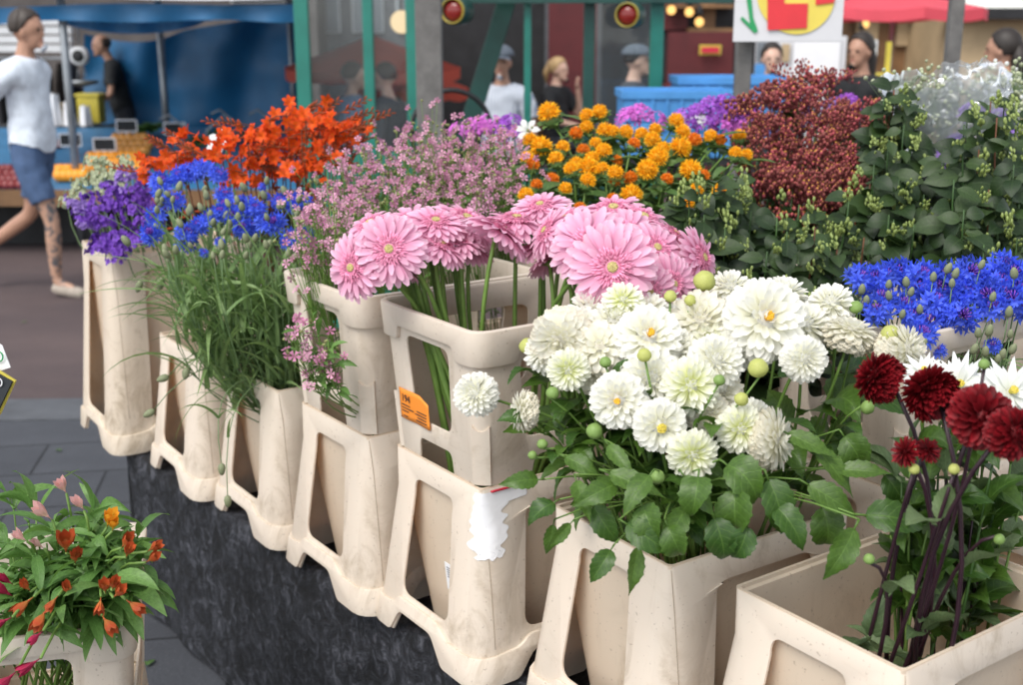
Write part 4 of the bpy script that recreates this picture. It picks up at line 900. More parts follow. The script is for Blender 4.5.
SNF = [(992, 98), (1005, 108), (980, 112), (1018, 112), (968, 120), (998, 118), (990, 105), (965, 125), (1010, 130), (945, 150), (980, 150), (1015, 165), (955, 180), (990, 190), (1020, 205), (965, 210), (1000, 225), (950, 235), (1018, 240), (985, 245)]
for pts, key, d0, lab in ((SNL, 'b5_1', 2.42, 'snowberry branch {row}, {o}, of low group behind the dahlias'), (SNR, 'b5_2', 2.58, 'snowberry branch {row}, {o}, of the tall middle group'), (SNX, 'b5_2', 2.66, 'darker snowberry branch {row}, {o}, deep in the mass'), (SNF, 'b6_2', 2.45, 'snowberry branch {row}, {o}, of group at right edge')):
    for (u, v), l_ in zip(pts, rank(pts, lab, per=8)):
        snowberry(u, v, d0 + (200 - v) * .0018 + R.uniform(-.08, .10), inb(key, .09, .13) + V((0, 0, .28)), l_, 23)
# --- dark red bush of tiny blooms
TRB = []
for k in range(4):
    b = MB()
    for i in range(26):
        p = V((R.gauss(0, .34), R.gauss(0, .28), R.uniform(-.5, .5))); b.tube([V((0, 0, -.6)).lerp(p, .3), p], .012, .012, 3, cap=False, rr=.1)
        r = R.uniform(.065, .105); b.ball(p, r, 5, sc=(1, 1, 1.3), rr=R.random())
        if R.random() < .35: b.ball(p + V((0, 0, r * 1.2)), r * .55, 4, 1, rr=R.random())
    TRB.append(b.mesh('bloom_cluster', ['redbush' if k < 2 else 'redbush_b', 'redbush_tip'], True))
RP = fillpts([(800, 62), (826, 80), (868, 92), (885, 120), (872, 180), (835, 196), (795, 200), (757, 178), (750, 140), (745, 108), (770, 90), (788, 80)], 42, 11) + [(803, 66), (812, 76), (770, 186), (800, 188), (830, 184), (848, 182), (862, 174), (778, 174), (794, 182), (822, 180), (842, 172), (866, 165), (762, 182), (810, 186), (795, 78), (788, 86), (830, 80), (752, 104), (765, 98), (878, 110)]
for (u, v), lab in zip(RP, rank(RP, 'spray of dark red blooms {row}, {o}, of red bush', per=11)):
    d = 2.96 + (140 - v) * .003 + R.uniform(-.08, .08); H = at(u, v, d); B = inb('b4_2', .06, .08) + V((0, 0, .1)); t = thing('red_spray', lab, 'flower spray', B, 'sprays of the dark red bush')
    P = bez(B, mid_of(B, H, V((0, 0, 1)), .5), H, 8); b = MB(); b.tube([p - B for p in P], .0028, .0012, 5); b.build('stem', 'stem_dark', t)
    for q in range(4):
        a = R.uniform(0, 6.28); p = H + V((math.cos(a) * .045, math.sin(a) * .045, R.uniform(-.08, .02))) * (q > 0); s_ = R.uniform(.028, .056)
        put('bloom_cluster', R.choice(TRB), t, aim(p - P[5], R.uniform(0, 6), p - B, s_))
    for q in range(5): leaf_on(t, 'snow', P[R.randint(4, 7)], V((R.uniform(-1, 1), R.uniform(-1, .5), .7)), .05)
# --- small pink soapwort
TSF = {k: t_star(k, 5, .42, .17, .25, -.3, .0, 'blossom', fan) for k in ('soap', 'soap_deep')}
b = MB(); b.lathe([(.05, -.5), (.26, -.3), (.30, .0), (.18, .35), (.06, .5)], 6); TCAL = b.mesh('calyx', 'soap_cal', True)
def soapwort(u, v, d, B, lab, rad=.045, n=19, nl=4):
    H = at(u, v, d); t = thing('soapwort_spray', lab, 'soapwort', B, 'small pink soapwort sprays'); P = bez(B, mid_of(B, H, V((0, 0, 1)), .45), H, 9); b = MB()
    b.tube([p - B for p in P], .0018, .0009, 5, rr=R.random()); spots = [H] + [H + V((R.gauss(0, rad), R.gauss(0, rad), R.gauss(-.02, rad * .9))) for _ in range(n)]
    for p in spots[1:]: b.tube([P[6] - B, (P[7].lerp(p, .6) - B) + V((0, 0, -.01)), p - B], .0011, .0007, 4, cap=False, rr=R.random())
    b.build('stem', 'stem', t)
    for i, p in enumerate(spots):
        ax = atw(R.uniform(-.8, .8), R.uniform(0, 1), R.uniform(.1, 1)); s_ = R.uniform(.016, .024)
        if R.random() < .72: put('blossom', TSF['soap' if R.random() < .5 else 'soap_deep'], t, aim(ax, R.uniform(0, 6), p - B, s_))
        put('calyx', TCAL, t, aim(ax, 0, p - B - ax * .006, .011))
    for q in range(nl): leaf_on(t, 'alstro', P[R.randint(5, 8)], V((R.uniform(-1, 1), R.uniform(-1, .5), .4)), R.uniform(.04, .07))
SW = fillpts([(318, 178), (345, 160), (392, 158), (420, 140), (470, 136), (505, 130), (528, 160), (528, 192), (470, 205), (400, 212), (345, 218), (312, 240)], 52, 10) + [(427, 118), (431, 134), (397, 141), (380, 148), (365, 156), (505, 136), (445, 132)]
SW2 = [(322, 222), (340, 232), (315, 250), (330, 205), (300, 230), (296, 330), (305, 345), (318, 322), (328, 340), (312, 362), (332, 358), (298, 318), (322, 352)]
for (u, v), lab in zip(SW, rank(SW, 'pink soapwort spray {row}, {o}, behind the gerberas', per=12)):
    d = 2.62 + (190 - v) * .005 + R.uniform(-.06, .06); soapwort(u, v, d, inb('b4' if u < 400 and v > 170 else 'b3_1', .07, .1) + V((0, 0, .1)), lab, .034)
for (u, v), lab in zip(SW2, rank(SW2, 'pink soapwort spray by left collar {row}, {o}', per=9)):
    low = v > 290
    if low: p = at(u, v, 2.24); soapwort(u, v, 2.24, inb('b4', .02, .03, .06, -.13) + V((0, 0, .34)), lab, .018, 6, 5)
    else: soapwort(u, v, 2.36, inb('b4', .05, .08) + V((0, 0, .1)), lab, .034)
# --- scarlet montbretia
TCR = t_star('croco', 6, .50, .14, .75, -.9, .45); 
b = MB(); b.lathe([(.03, -.5), (.10, -.2), (.15, .2), (.05, .5)], 6); TCB = b.mesh('bud', 'croco_bud', True)
CR = [(296, 119), (262, 131), (267, 143), (240, 146), (254, 160), (262, 170), (276, 165), (289, 138), (296, 153), (325, 122), (336, 136), (347, 136), (343, 148), (320, 153), (352, 128), (311, 170), (193, 148), (177, 153), (164, 170), (152, 175), (223, 158), (205, 157), (230, 182), (283, 175), (330, 165), (302, 130), (270, 120), (312, 140), (246, 175), (186, 160), (306, 122), (248, 138), (258, 150), (285, 150), (305, 160), (334, 126), (342, 142), (300, 176)]
SIDE = {}
for (u, v), lab in zip(CR, rank(CR, 'scarlet orange montbretia stalk {row}, {o}', per=10)):
    d = 3.05 + R.uniform(-.08, .12); H = at(u, v, d); B = BK['b2']['c'] + BK['b2']['l'] * R.uniform(.04, .14) + BK['b2']['s'] * R.uniform(-.08, .08) + V((0, 0, .1))
    t = thing('montbretia', lab, 'montbretia', B, 'scarlet montbretia stalks'); sx = -1 if u < 240 or R.random() < .25 else 1; sx = 1 if u > 310 else sx
    tip = H + V((sx * R.uniform(.05, .12), R.uniform(-.05, .05), R.uniform(-.01, .06))); P = bez(B, mid_of(B, H, V((0, 0, 1)), .4), H, 8) + bez(H, H + V((sx * .03, 0, .02)), tip, 6)[1:]
    b = MB(); b.tube([p - B for p in P], .0026, .0009, 5); b.build('stem', 'stem_brown', t)
    for q in range(5): put('blossom', TCR, t, aim(atw(R.uniform(-1, 1), R.uniform(-.1, 1), R.uniform(.1, 1)), R.uniform(0, 6), H - B + V((R.gauss(0, .02), R.gauss(0, .02), R.gauss(0, .024))), R.uniform(.036, .05)))
    for q in range(13):
        f = q / 12; p = P[6 + (q % 3)] if q < 4 else P[8].lerp(P[-1], .15 + .85 * f); ax = V((sx * .5, 0, .3)) + V((0, R.uniform(-.3, .3), .6 if q % 2 else -.3)); put('bud', TCB, t, aim(ax, 0, p - B + ax.normalized() * .008, .028 - .012 * f))
# --- purple and pale larkspur in the tall bucket
b = MB(); TLF = {}
for k in ('purple', 'lilac', 'greenwhite'): TLF[k] = [t_star(k, 6, .5, .20, .3 + .2 * q, -.4, 0, 'floret', lambda w: oval(w, .6)) for q in range(2)]
def spike(u, v, d, B, lab, kind, top, n=24, rad=.028, name='larkspur', grp='larkspur spikes in the tall bucket', fs=.032):
    H = at(u, v, d); t = thing(name, lab, 'larkspur', B, grp); T = H + V(top); b = MB(); P = bez(B, mid_of(B, H, V((0, 0, 1)), .4), H, 6) + [T]; b.tube([p - B for p in P], .0026, .001, 5, rr=R.random()); b.build('stem', 'stem_grey', t)
    for q in range(n):
        f = R.random(); p = H.lerp(T, f); a = R.uniform(0, 6.28); o = V((math.cos(a), math.sin(a), R.uniform(-.3, .3))) * rad * (1.15 - .5 * f)
        put('floret', R.choice(TLF[kind]), t, aim(o + V((0, 0, .01)), R.uniform(0, 6), p - B + o, fs * (1.1 - .4 * f) * R.uniform(.8, 1.2)))
PU = [(110, 222, (-.06, -.06, .03)), (128, 230, (-.03, -.08, -.05)), (124, 238, (-.01, -.06, -.05)), (104, 212, (-.04, 0, .05)), (136, 215, (0, 0, .08)), (146, 200, (.02, 0, .07)), (148, 222, (.03, -.03, .02)), (118, 205, (-.02, 0, .06)), (140, 232, (.02, -.07, -.02)), (110, 236, (-.02, -.08, -.03)), (153, 208, (.02, 0, .03))]
for (u, v, tp), lab in zip(PU, rank([(q[0], q[1]) for q in PU], 'deep purple larkspur spike {row}, {o}, over tall bucket', per=6)):
    spike(u, v, 3.26 + (220 - v) * .004, inb('b1', .05, .07) + V((0, 0, .3)), lab, 'purple', tp, 60, .034, fs=.021)
for u, v, tp, lab in ((88, 212, (-.03, -.03, .04), 'lilac larkspur spike leaning out at the far left'), (98, 222, (-.02, -.05, .0), 'lilac larkspur spike just right of the far left one'), (128, 190, (0, 0, .06), 'lilac larkspur spike between pale florets and purple spikes')):
    spike(u, v, 3.30, inb('b1', .05, .07) + V((0, 0, .3)), lab, 'lilac', tp, 52, .032, fs=.020)
GW = [(88, 195), (98, 182), (108, 175), (118, 180), (126, 172), (84, 205), (104, 195), (114, 192), (95, 172), (134, 180), (92, 186), (122, 188), (68, 208)]
for (u, v), lab in zip(GW, rank(GW, 'greenish white floret spike {row}, {o}, beside the larkspur', per=7)):
    spike(u, v, 3.40, inb('b1', .05, .07) + V((0, 0, .3)), lab, 'greenwhite', (R.uniform(-.03, .02), 0, .05), 26, .026, fs=.018)
# --- violet phlox and magenta flowers behind
TPH = {k: t_star(k, 5, .45, .17, .1, -.1, .3, 'floret', fan) for k in ('phlox', 'magenta', 'lilac', 'white_pure')}
PH = [(640, 118, 'magenta'), (628, 122, 'magenta'), (655, 125, 'magenta'), (685, 122, 'phlox'), (700, 116, 'phlox'), (712, 110, 'phlox'), (726, 108, 'phlox'), (738, 112, 'phlox'), (748, 118, 'phlox'), (718, 120, 'phlox'), (735, 122, 'phlox'), (697, 125, 'white_pure'), (722, 128, 'magenta'), (745, 128, 'magenta'), (706, 126, 'phlox'), (475, 132, 'magenta'), (490, 128, 'magenta'), (503, 134, 'phlox'), (515, 140, 'phlox'), (462, 136, 'magenta'), (512, 128, 'phlox'), (800, 110, 'lilac'), (812, 125, 'lilac'), (835, 112, 'lilac'), (848, 108, 'phlox'), (775, 128, 'phlox'), (935, 165, 'lilac'), (975, 118, 'lilac'), (958, 150, 'lilac'), (1000, 125, 'lilac'), (1015, 140, 'lilac'), (885, 150, 'lilac')]
NM = {'phlox': 'violet', 'magenta': 'bright magenta', 'lilac': 'pale lilac', 'white_pure': 'white'}
for key in ('magenta', 'phlox', 'lilac', 'white_pure'):
    sub = [q for q in PH if q[2] == key]
    for (u, v, k), lab in zip(sub, rank([(q[0], q[1]) for q in sub], NM[key] + ' phlox head {row}, {o}, at the back', per=6)):
        d = 3.3 if u < 760 else 3.2 if u < 900 else 2.85; H = at(u, v, d); B = (inb('b3_2', .1, .14) if u < 760 else inb('b5_3', .1, .14)) + V((0, 0, .1)); t = thing('phlox', lab, 'phlox', B, 'phlox heads at the back of the stall')
        P = bez(B, mid_of(B, H, V((0, 0, 1))), H, 7); b = MB(); b.tube([p - B for p in P], .0028, .0018, 5); b.build('stem', 'stem_dark', t)
        for q in range(16):
            ax = atw(R.uniform(-1, 1), R.uniform(-.1, 1), R.uniform(-.1, 1)); put('floret', TPH[k], t, aim(ax, R.uniform(0, 6), H - B + ax * .034, R.uniform(.028, .038)))
        for q in range(3): leaf_on(t, 'saff', P[R.randint(4, 6)], V((R.uniform(-1, 1), R.uniform(-1, .5), .4)), .08)
# --- white lilies half hidden at the back
TLI = t_star('white_pure', 6, .52, .13, .6, -1.0, .5)
for u, v, d, ax, lab in ((222, 144, 3.5, (-.1, .6, .8), 'white lily behind the scarlet montbretia'), (528, 131, 3.1, (-.3, .5, .8), 'white lily left of the orange safflowers'), (120, 232, 3.2, (0, .2, 1), 'small white lily lost in the purple larkspur')):
    if u == 120: continue
    flower('white_lily', lab, 'lily', None, [('blossom', TLI)], at(u, v, d), atw(*ax), px(32 if u < 400 else 26, d), inb('b2' if u < 400 else 'b3_1', .05, .06) + V((0, 0, .1)), 'stem', .003, leaves=3, lk='alstro', lL=.09, lz=(.5, .9), back=.4)
# --- bottle-green bucket of alstroemeria standing on the pavement
def pave_bucket():
    c = onz(52, 690, 0.645)
    a = 14.0; F, s, l = frame_of(0, 0, a); P = onz(133, 622, .645)        # right front corner of the collar rim
    q = P - s * .02
    bucket('bp', q.x, q.y, a, 'cream bucket standing on the pavement, mostly below the picture', z=.0, collar='worn cream collar on the pavement bucket of orange alstroemeria', group='cream flower buckets on the pavement')
pave_bucket()
TAL = {k: t_star(k, 6, .80, .17, 1.12, .42, .25, r0=.05) for k in ('alstro', 'alstro_pink', 'alstro_red', 'alstro_yellow')}
AL = [(210, 250, 'alstro', 34), (240, 290, 'alstro', 24), (215, 390, 'alstro', 20), (90, 420, 'alstro', 24), (140, 460, 'alstro', 26), (175, 415, 'alstro', 18), (335, 385, 'alstro', 22), (360, 375, 'alstro', 22), (370, 400, 'alstro', 22), (415, 425, 'alstro', 24), (335, 480, 'alstro', 24), (475, 290, 'alstro', 20), (480, 255, 'alstro', 20), (395, 240, 'alstro', 24), (405, 270, 'alstro', 22), (345, 170, 'alstro_yellow', 28), (360, 185, 'alstro_yellow', 22), (25, 395, 'alstro_red', 26), (20, 480, 'alstro_red', 22), (125, 525, 'alstro_red', 18), (110, 615, 'alstro_red', 24), (35, 660, 'alstro_red', 26), (205, 65, 'alstro_pink', 22), (150, 148, 'alstro_pink', 26), (260, 120, 'alstro_pink', 20), (130, 245, 'alstro_pink', 16), (75, 222, 'alstro_pink', 18), (30, 360, 'alstro_red', 18), (90, 380, 'alstro', 18), (320, 420, 'alstro', 20)]
NA = {'alstro': 'orange red', 'alstro_pink': 'pale pink', 'alstro_red': 'crimson', 'alstro_yellow': 'yellow orange'}
for key in NA:
    sub = [(x / 3.183, 470 + y / 3.183, D) for x, y, k, D in AL if k == key]
    for (u, v, D), lab in zip(sub, rank([(q[0], q[1]) for q in sub], NA[key] + ' alstroemeria {row}, {o}, in pavement bucket', per=7)):
        d = 1.86 + (560 - v) * .0016 + R.uniform(-.03, .03); H = at(u, v, d); bk = BK['bp']
        B = bk['c'] + bk['s'] * max(-.09, min(.10, (u - 60) / 560)) + bk['l'] * max(-.14, min(.12, (600 - v) / 450)) + V((0, 0, .3))
        ax = atw((u - 70) / 90 + R.uniform(-.3, .3), .8 if v < 600 else -.3, .5); T = [('blossom', TAL[key])]
        fl, P = flower('alstroemeria', lab, 'alstroemeria', 'alstroemeria in the pavement bucket', T, H, ax, px(D * .98, d), B, 'stem', .0026, leaves=7, lk='alstro', lL=.095, lz=(.5, .86), seg=8, back=.3, key='bp')
for k in range(34):
    u, v = R.uniform(-15, 145), R.uniform(505, 615); d = 1.98 + (560 - v) * .0012; H = at(u, v, d); bk = BK['bp']; B = inb('bp', .08, .12) + V((0, 0, .3)); t = thing('alstroemeria', 'leafy alstroemeria stem without open bloom in the pavement bucket', 'alstroemeria', B, 'leafy alstroemeria stems')
    P = bez(B, gate('bp', H, B) or mid_of(B, H, V((0, 0, 1))), H, 8); b = MB(); b.tube([p - B for p in P], .0024, .0015, 5, rr=R.random()); b.build('stem', 'stem', t)
    for q in range(9): leaf_on(t, 'alstro', P[R.randint(5, 8)], V((R.uniform(-1, 1), R.uniform(-1, .6), R.uniform(-.1, .9))), R.uniform(.07, .12))
# --- white bouquet in clear wrapping and gypsophila at the right
n = NT('clear crinkled film'); tr = n.add('ShaderNodeBsdfTransparent', {'Color': (.96, .97, .97, 1)}).outputs[0]; gl = n.add('ShaderNodeBsdfGlossy', {'Color': (.9, .92, .93, 1), 'Roughness': .34}).outputs[0]; df = n.add('ShaderNodeBsdfTranslucent', {'Color': (.8, .82, .84, 1)}).outputs[0]
fr = n.add('ShaderNodeFresnel', {'IOR': 1.45}).outputs[0]; m1 = n.add('ShaderNodeMixShader', {'Fac': .42, 1: tr, 2: df}).outputs[0]; m2 = n.add('ShaderNodeMixShader', {'Fac': n.math('MULTIPLY', fr, 1.6, True), 1: m1, 2: gl}).outputs[0]; n.t.links.new(m2, n.out.inputs[0]); M['film'] = n.m
def gyp(u, v, d, B, lab, grp, kind='greenwhite'):
    H = at(u, v, d); t = thing('gypsophila', lab, 'gypsophila', B, grp); b = MB(); P = bez(B, mid_of(B, H, V((0, 0, 1))), H, 6); b.tube([p - B for p in P], .0016, .0008, 4); sp = [H + V((R.gauss(0, .028), R.gauss(0, .028), R.gauss(-.015, .025))) for _ in range(28)]
    for p in sp: b.tube([P[4] - B, p - B], .0007, .0005, 3, cap=False)
    b.build('stem', 'stem_grey', t); 
    f = MB()
    for p in sp:
        f.X = Matrix.Translation(p - B); f.ball((0, 0, 0), R.uniform(.004, .007), 5, rr=R.random())
    f.build('flower_cloud', 'white_pure' if kind == 'w' else 'greenwhite', t)['kind'] = 'stuff'
WB = fillpts([(897, 75), (980, 70), (970, 125), (905, 125)], 12, 14)
for (u, v), lab in zip(WB, rank(WB, 'white filler flower stem {row}, {o}, in clear wrapping', per=6)): gyp(u, v, 3.0 + R.uniform(-.05, .05), at(935 + R.uniform(-8, 8), 235, 2.95), lab, 'white filler flowers in the wrapping', R.choice(['w', 'g', 'g', 'g']))
GY = fillpts([(985, 78), (1023, 70), (1030, 115), (985, 118)], 18, 8)
for (u, v), lab in zip(GY, rank(GY, 'grey white gypsophila sprig {row}, {o}, at right edge', per=5)): gyp(u, v, 3.05 + R.uniform(-.08, .08), at(1005, 220, 3.0), lab, 'gypsophila at the right edge', R.choice(['w', 'g', 'g']))
t0 = at(935, 235, 2.95); b = MB()
def wrap(i, j):
    a = 2 * PI * i; r = .03 + .125 * j ** .8; q = V((math.cos(a) * r * 1.0, math.sin(a) * r * .7, j * (.36 + .07 * max(0, math.sin(a + .3)) ** 3 + .02 * math.sin(a * 3))))
    nz = noise.noise_vector(q * 14 + V((3, 1, 7))) * .024 * j + noise.noise_vector(q * 45) * .016 * j
    return tuple(q + nz)
b.sheet(wrap, 130, 70); tag(b.build('cellophane_wrap', 'film', loc=t0), 'crumpled clear wrapping around a white bouquet at upper right', 'wrapping')
# ------------------------------------------------------------------ things behind the stall
def P(u, v, Y):
    q = at(u, v, 1.0) - V((0, 0, CAMH)); return V((0, 0, CAMH)) + q * (Y / q.y)
def bx(b, u0, v0, u1, v1, Y, dep=.05, m=0):
    p, q = P(u0, v1, Y), P(u1, v0, Y); b.box((p.x, Y, p.z), (q.x, Y + dep, q.z), m)
def boxpart(name, mat, par, u0, v0, u1, v1, Y, dep=.05, bev=0):
    b = MB(); o = V(par.location) if par else V((0, 0, 0)); b.X = Matrix.Translation(-o); bx(b, u0, v0, u1, v1, Y, dep); return b.build(name, mat, par, smooth=False, bevel=bev)
def boxpart_z(name, mat, par, u0, u1, Y, z0, z1, dep=.06, bev=.004):
    p, q = P(u0, 100, Y), P(u1, 100, Y); o = V(par.location); b = MB(); b.box(V((p.x, Y, z0)) - o, V((q.x, Y + dep, z1)) - o); return b.build(name, mat, par, smooth=False, bevel=bev)
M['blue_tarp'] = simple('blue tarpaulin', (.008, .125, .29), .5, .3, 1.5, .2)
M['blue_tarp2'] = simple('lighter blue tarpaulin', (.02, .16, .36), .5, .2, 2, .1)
M['white_sheet'] = simple('white awning sheet', (.62, .64, .66), .7, .08, 3)
M['metal'] = simple('galvanised pole', (.26, .28, .30), .4, .15, 9, Metallic=.6)
M['dark'] = simple('dark parts and shade', (.018, .018, .020), .8, .3)  # near-black fittings; also paints the shade below the fruit table
M['green_paint'] = simple('green painted frame', (.012, .17, .13), .4, .15, 6)
M['green_dark'] = simple('dark green painted frame', (.008, .055, .045), .45, .2, 6)
M['red_wall'] = simple('dark red panel', (.10, .012, .014), .6, .25, 3)
M['brown'] = simple('brown shop wood', (.20, .105, .045), .6, .35, 3)
M['tan'] = simple('tan plaster', (.46, .34, .20), .8, .2, 2)
M['brick'] = simple('dark brick facade', (.085, .075, .072), .85, .3, 2)
M['red_cloth'] = simple('orange red parasol cloth', (.62, .10, .06), .7, .12, 4, trans=(.8, .2, .12), tf=.3)
M['pink_cloth'] = simple('pinkish red parasol cloth', (.80, .10, .14), .7, .08, 4, trans=(.9, .2, .22), tf=.3)
M['blue_crate'] = simple('blue plastic crate', (.07, .27, .60), .45, .1, 9)
M['blue_tray'] = simple('blue fruit tray', (.03, .15, .30), .5, .2, 9)
M['yellow'] = simple('yellow plastic', (.58, .48, .06), .5, .1)
M['board_white'] = simple('white sign board', (.62, .62, .64), .6, .05, 4)
M['sign_yellow'] = simple('yellow sign paint', (.72, .58, .10), .6, .08, 8)
M['sign_red'] = simple('red sign paint', (.66, .035, .045), .6, .08, 8)
M['sign_green'] = simple('green sign paint', (.02, .30, .10), .6, .08, 8)
M['orange_fruit'] = simple('orange peel', (.85, .32, .02), .45, .1, 30)
M['apple'] = simple('yellow red apple skin', (.70, .30, .06), .35, .45, 18)
M['plum'] = simple('dark red fruit skin', (.20, .03, .03), .35, .3, 18)
M['chalk'] = simple('chalk board', (.015, .018, .022), .8, .3)
M['black_plastic'] = simple('black plastic', (.012, .012, .013), .35, .1)
n = NT('window glass'); fr = n.add('ShaderNodeFresnel', {'IOR': 1.5}).outputs[0]; tr = n.add('ShaderNodeBsdfTransparent', {'Color': (.93, .96, .96, 1)}).outputs[0]; gl = n.add('ShaderNodeBsdfGlossy', {'Color': (1, 1, 1, 1), 'Roughness': .03}).outputs[0]
df = n.add('ShaderNodeBsdfDiffuse', {'Color': (.5, .55, .58, 1)}).outputs[0]; dm = n.add('ShaderNodeMixShader', {'Fac': n.math('MULTIPLY', n.noise(5, 4, vec=n.coord((1, 1, .25))), .07), 1: tr, 2: df}).outputs[0]
n.t.links.new(n.add('ShaderNodeMixShader', {'Fac': n.math('MULTIPLY', fr, .5, True), 1: dm, 2: gl}).outputs[0], n.out.inputs[0]); M['glass'] = n.m
def emit(name, col, k):
    n = NT(name); n.t.links.new(n.add('ShaderNodeEmission', {'Color': (*col, 1), 'Strength': k}).outputs[0], n.out.inputs[0]); M[name] = n.m
emit('warm lamp', (1.0, .55, .18), .9); emit('globe light', (1.0, .72, .42), .55)
# --- houses across the square
def house(name, label, u0, u1, vtop, Y, mat, wins, extra=()):
    p = P((u0 + u1) / 2, 60, Y); t = thing(name, label, 'building', (p.x, Y, -.05))
    a, c = P(u0, vtop, Y), P(u1, vtop, Y); b = MB(); b.box((a.x - p.x, 0, 0), (c.x - p.x, 6, a.z + .05)); b.build('wall', mat, t, smooth=False)
    for (x0, y0, x1, y1, m) in wins:
        w = boxpart('window', 'white_sheet', t, x0 - 1, y0 - 1, x1 + 1, y1 + 1, Y - .05, .048); g = MB(); g.X = Matrix.Translation(-V(t.location)); bx(g, x0, y0, x1, y1, Y - .062, .01); g.build('pane', m, w, smooth=False)
    for nm, m, x0, y0, x1, y1, off, dep in extra: boxpart(nm, m, t, x0, y0, x1, y1, Y - off, dep)
    return t
M['pane_dark'] = simple('dark window pane', (.02, .024, .028), .08, .2)
M['pane_grey'] = simple('grey reflecting pane', (.16, .18, .20), .15, .3, .5)
house('town_house', 'dark brick house far behind the blue stall at left', -260, 300, -420, 19, 'brick', [(-20 + 70 * k, -160, 15 + 70 * k, -70, 'pane_dark') for k in range(5)] + [(232, -30, 290, 2, 'pane_dark')])
house('town_house', 'grey house seen through the green framed glass', 302, 640, -420, 20, 'kerb', [(310 + 44 * k, -10, 338 + 44 * k, 32, 'pane_grey') for k in range(3)] + [(318 + 60 * k, -160, 350 + 60 * k, -70, 'pane_dark') for k in range(5)])
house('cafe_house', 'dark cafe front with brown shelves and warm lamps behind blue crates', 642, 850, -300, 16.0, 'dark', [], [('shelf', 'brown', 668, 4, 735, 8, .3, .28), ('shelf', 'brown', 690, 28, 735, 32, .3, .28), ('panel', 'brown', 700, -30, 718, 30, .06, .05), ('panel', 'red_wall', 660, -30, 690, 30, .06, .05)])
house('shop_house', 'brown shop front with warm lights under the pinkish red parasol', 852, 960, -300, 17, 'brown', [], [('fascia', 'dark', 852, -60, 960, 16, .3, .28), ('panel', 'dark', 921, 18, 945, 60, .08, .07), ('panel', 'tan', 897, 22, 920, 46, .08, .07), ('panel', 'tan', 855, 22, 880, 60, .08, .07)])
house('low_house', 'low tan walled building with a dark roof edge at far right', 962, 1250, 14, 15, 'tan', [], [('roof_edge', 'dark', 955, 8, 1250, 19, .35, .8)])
for u, v, lab in ((672, 10, 'warm lamp in the cafe front left of the shelf'), (690, 12, 'warm lamp in the cafe front over the brown shelf'), (700, 22, 'small warm lamp low in the cafe front'), (866, 24, 'warm lamp at the top left of the brown shop front'), (862, 36, 'warm lamp at the lower left of the brown shop front'), (933, 34, 'small lamp in the dark opening of the shop front')):
    Y = 15.2 if u < 800 else 16.2; p = P(u, v, Y); t = thing('wall_lamp', lab, 'lamp', p, 'warm lamps of the shops'); b = MB(); b.ball((0, 0, 0), .055, 10); b.build('bulb', 'warm lamp', t); b = MB(); b.lathe([(.03, .07), (.05, .10), (.02, .2)], 8); b.tube([(0, 0, .18), (0, .5, .25)], .012); b.build('holder', 'dark', t)
# --- grey posts of the flower stall with the painted sign
for u, w, Y, lab in ((430.5, .098, 4.7, 'grey weathered post rising beside the green glass frame'), (742, .058, 4.75, 'grey weathered post carrying the painted sign'), (949, .052, 4.9, 'grey post in front of the pinkish red parasol')):
    p = P(u, 100, Y); t = thing('stall_post', lab, 'post', (p.x, Y, 0), 'grey posts of the flower stall'); b = MB(); b.box((-w / 2, -w / 2, .02), (w / 2, w / 2, 3.1)); b.build('post', 'wood_post', t, smooth=False, bevel=.004); b = MB(); b.box((-w, -w, 0), (w, w, .02)); b.build('foot_plate', 'metal', t, smooth=False)
p = P(792, 0, 4.66); t = thing('painted_sign', 'white sign board with a yellow disc, red figure and green arrow', 'sign', (p.x, 4.66, p.z))
b = MB(); q0, q1 = P(734, 42, 4.66), P(850, -70, 4.66); b.box((q0.x - p.x, 0, q0.z - p.z), (q1.x - p.x, .012, q1.z - p.z)); b.build('board', 'board_white', t, smooth=False, bevel=.002)
def flatpoly(name, mat, par, pts, Y, dep=.003, uv=lambda x, y: (x, y)):
    o = V(par.location); F = [P(*uv(*q), Y) - o for q in pts]; b = MB(); A = [b.vert(q) for q in F]; K = [b.vert(q + V((0, dep, 0))) for q in F]; b.face(A[::-1]); b.face(K)
    for i in range(len(F)): b.face((A[i], A[(i + 1) % len(F)], K[(i + 1) % len(F)], K[i]))
    return b.build(name, mat, par, smooth=False)
zs = lambda x, y: (720 + x / 6.82, y / 6.82)
flatpoly('yellow_disc', 'sign_yellow', t, [(525 + 268 * math.cos(a * PI / 24), -45 + 280 * math.sin(a * PI / 24)) for a in range(48)], 4.655, .003, zs)
flatpoly('red_figure', 'sign_red', t, [(330, -150), (445, -150), (445, 24), (606, 24), (598, 192), (330, 206)], 4.650, .003, zs)
flatpoly('red_figure', 'sign_red', t, [(655, -110), (795, -110), (785, 18), (660, 34)], 4.650, .003, zs)
flatpoly('green_arrow', 'sign_green', t, [(165, -150), (205, -150), (232, 120), (265, 212), (240, 228), (145, 130), (158, 112), (212, 165)], 4.655, .003, zs)
